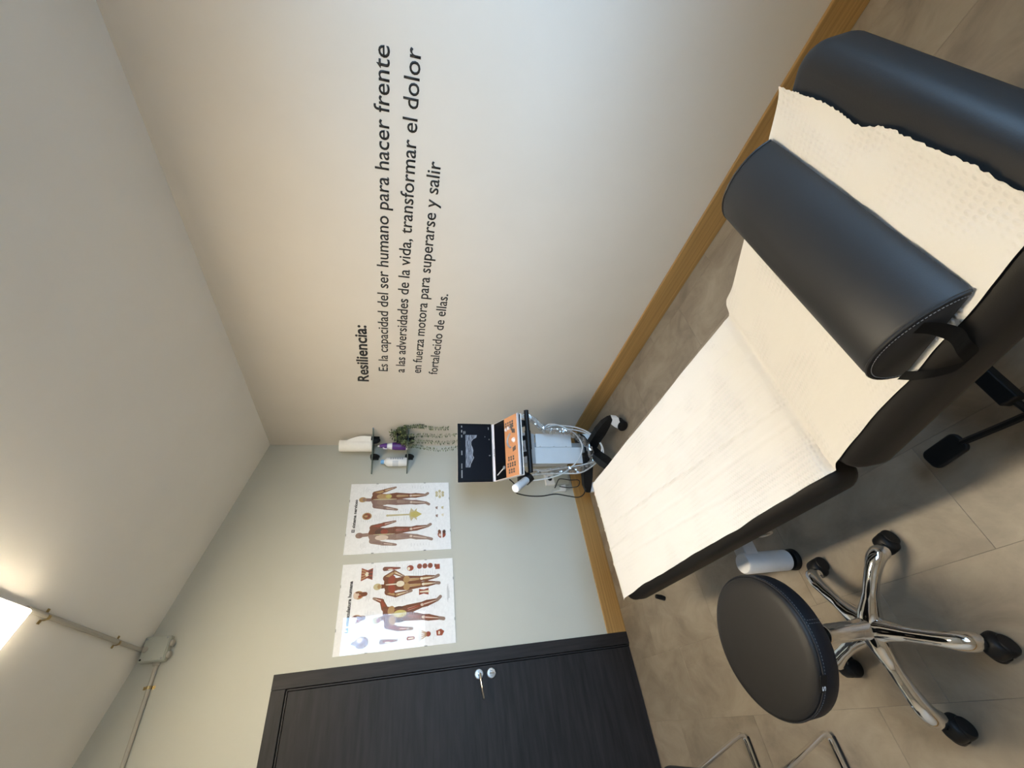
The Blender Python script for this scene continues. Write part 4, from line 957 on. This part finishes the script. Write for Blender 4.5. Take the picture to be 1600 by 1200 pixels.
o = obj('sonogram_edge', bm, m_usl, dsp); o['kind'] = 'stuff'
bm = bmesh.new()
for (a0, a1, b0, b1) in ((665, 668, 720.5, 722), (672, 676, 720.5, 722), (680, 684, 720.5, 722), (705, 712, 720.5, 722), (725, 733, 720.5, 721.7), (735, 747, 720.3, 722), (674, 679, 724, 725), (674, 678, 726, 727), (667, 671, 762.6, 764), (712, 713.5, 763, 765.5), (682, 683.5, 757, 758), (686, 688, 763.5, 764.5)):
    box(bm, (ux(a1), -.0041, vz(b1)), (ux(a0), -.0037, vz(b0)))
o = obj('screen_marks', bm, m_ui, dsp); o['kind'] = 'stuff'
RK = Matrix.Rotation(TAU, 4, 'X')
def kobj(name, bm, m, parent=scan, sm=False): bmesh.ops.transform(bm, matrix=RK, verts=bm.verts[:]); return obj(name, bm, m, parent, sm)
kb = kobj('keyboard_body', bx((-SW, -.303, -.0238), (SW, -.008, -.012), .004, 3), m_silver, sm=40)
kobj('top_cover', bx((-SW + .002, -.300, -.0119), (SW - .002, -.010, -.007), .002), m_shell)
tp = kobj('touch_panel', bx((-SW + .006, -.150, -.0069), (SW - .006, -.020, -.004), .001, 1), m_bezel)
kobj('touch_display', bx((-.085, -.142, -.0039), (.165, -.030, -.0034)), m_scr, tp)
kobj('stylus', tb([(-.155, -.050, -.001), (-.125, -.125, -.001)], .0035, 8), m_shell, tp, 40)
kobj('round_button', la([(0, -.0039), (.011, -.0039), (.010, .001), (0, .002)], 20, (-.120, -.132, 0)), m_silver, tp, 40)
cp_ = kobj('control_panel', bx((-SW + .004, -.297, -.0069), (SW - .004, -.152, -.0035), .001, 1), m_copper)
key0 = None
def key(x, y, w_, l_):
    kobj('key', bx((x - w_ / 2, y - l_ / 2, -.0034), (x + w_ / 2, y + l_ / 2, -.0005), .0008, 1), m_key, cp_)
for r_i in range(4):
    for c_i in range(3): key(.145 - c_i * .0155 + .002, -.175 - r_i * .026, .012, .015)
for c_i, n_ in ((0, 3), (1, 4), (2, 3)):
    for r_i in range(n_):
        for h_ in (0, 1): key(-.070 - c_i * .038 - h_ * .015, -.182 - r_i * .026 - (.012 if n_ == 3 else 0), .012, .014)
for x, y in ((.108, -.178), (.112, -.208)): kobj('dial', la([(0, -.0034), (.011, -.0034), (.010, .006), (0, .007)], 20, (x, y, 0)), m_shell, cp_, 40)
key(.112, -.240, .040, .012)
bm = bmesh.new(); tube(bm, [(.030 + .045 * math.cos(a), -.242 + .055 * math.sin(a), -.001) for a in [math.radians(20 + 14 * k) for k in range(11)]] , .0065, 8); kobj('control_arc', bm, m_silver, cp_, 50)
for s_ in (-1, 1):
    for k in range(3): key(.030 + s_ * (.052 + .003 * k), -.262 - .001 * k + k * .013 - .01, .026, .008)
kobj('trackball', la([(0, -.0034), (.016, -.0034), (.016, -.001), (.0125, .001), (.0115, .006), (.006, .011), (0, .012)], 24, (.028, -.258, 0)), m_shell, cp_, 40)
PR = dict(A=[(-.20, -.72, .74), (-.164, -.644, .617), (-.225, -.623, .545), (-.211, -.628, .476), (-.209, -.629, .408), (-.221, -.625, .289), (-.256, -.613, .193), (-.313, -.593, .122), (-.362, -.60, .112), (-.411, -.585, .112), (-.454, -.560, .148), (-.501, -.528, .225), (-.529, -.518, .302), (-.532, -.517, .398), (-.531, -.517, .516), (-.538, -.515, .645), (-.575, -.53, .70)],
          B=[(-.21, -.72, .74), (-.173, -.638, .613), (-.234, -.617, .537), (-.232, -.618, .439), (-.235, -.617, .316), (-.256, -.61, .218), (-.296, -.605, .155), (-.349, -.60, .118), (-.393, -.575, .116), (-.441, -.548, .147), (-.471, -.538, .246), (-.487, -.532, .345), (-.503, -.527, .466), (-.514, -.523, .561), (-.509, -.525, .643), (-.57, -.54, .705)],
          Cc=[(-.19, -.72, .74), (-.155, -.652, .617), (-.221, -.632, .545), (-.207, -.637, .5), (-.21, -.636, .437), (-.236, -.628, .366), (-.271, -.616, .305), (-.315, -.60, .271), (-.359, -.586, .261), (-.411, -.568, .278), (-.462, -.55, .318), (-.508, -.534, .381), (-.54, -.52, .446), (-.563, -.51, .542), (-.574, -.505, .648), (-.60, -.56, .71)])
for key_, lab in (('A', 'white probe cable forming the widest loop hanging under the scanner, down to the base'), ('B', 'white probe cable running just inside the widest hanging loop under the scanner'), ('Cc', 'white probe cable forming the smallest, highest hanging loop under the scanner')):
    v = [Vector(p) for p in PR[key_]]
    o = obj('probe_cable', tb([p - v[0] for p in v], .0048, 8, 6), m_cable, None, 60); o.location = v[0]; tag(o, lab, 'cable', 'probe cables under the scanner')
fl = [(-.138, -.654, .689), (-.165, -.64, .62), (-.21, -.615, .557), (-.232, -.600, .50), (-.24, -.608, .45), (-.25, -.615, .41), (-.262, -.61, .340), (-.297, -.598, .270), (-.35, -.58, .215), (-.406, -.56, .190), (-.458, -.542, .194), (-.492, -.531, .248), (-.512, -.524, .324), (-.507, -.525, .419), (-.515, -.523, .524), (-.526, -.519, .635)]
bm = bmesh.new(); path = smooth_path(fl, 6); n_ = 14; rf = random.Random(4)
bmr = tube(bm, path, [(.030 if i < 22 else .024) * (.75 + .45 * abs(noise.noise((i * .35, 2, 1)))) for i in range(len(path))], n_, caps=False)
for v in bm.verts:
    v.co += Vector((noise.noise(v.co * 60), noise.noise(v.co * 60 + Vector((7, 0, 0))), noise.noise(v.co * 60 + Vector((0, 9, 0))))) * .013
o = obj('plastic_bag', bm, m_film, None); tag(o, 'clear crumpled plastic film wrapped around the white cables under the scanner', 'plastic film')
m_cord = mat('black_cord', (.012, .012, .012), 0.5, nscale=20, namt=0.1)
o = obj('power_cord', tb([(-.60, -.58, .83), (-.637, -.58, .80), (-.667, -.541, .79), (-.668, -.502, .752), (-.666, -.464, .662), (-.65, -.425, .566), (-.621, -.386, .455), (-.621, -.348, .345), (-.615, -.309, .255), (-.574, -.27, .184), (-.52, -.29, .155)], .0042, 8, 6), m_cord, None, 60)
tag(o, 'thin black power cord hanging from the scanner down to the trolley base', 'cord')
o = obj('power_cord', tb([(-.405, -.030, .30), (-.400, -.062, .30), (-.363, -.08, .279), (-.357, -.09, .256), (-.384, -.12, .199), (-.405, -.16, .147), (-.433, -.165, .143), (-.45, -.14, .157), (-.44, -.10, .205), (-.415, -.065, .253), (-.408, -.062, .272)], .0040, 8, 6), m_cord, None, 60)
tag(o, 'short black cord looping from the low wall socket behind the trolley', 'cord')
sk = thing('wall_socket', 'white surface-mounted wall socket block above the back baseboard behind the trolley', 'socket', (-.32, 0, .16))
bm = bx((-.055, -.030, .130), (.048, 0, .205), .003); obj('socket_module', bm, m_white, sk)
obj('socket_recess', la([(.018, -.0305), (.021, -.0305), (.021, -.033), (.018, -.033), (.018, -.0305)], 24, (-.005, 0, .168), 'y'), m_grey, sk)
obj('socket_recess', la([(0, -.0302), (.0178, -.0302), (.0178, -.031), (0, -.031)], 24, (-.005, 0, .168), 'y'), m_gap, sk)
obj('socket_module', bx((-.055, -.028, .0), (.062, 0, .128), .003), m_cbox, sk)
bm = bmesh.new(); prism(bm, [(-.060, -.034, .045), (-.112, -.034, .050), (-.118, -.034, .170), (-.106, -.034, .098), (-.070, -.034, .090)], (0, .026, 0)); obj('plug', bm, m_white, sk)
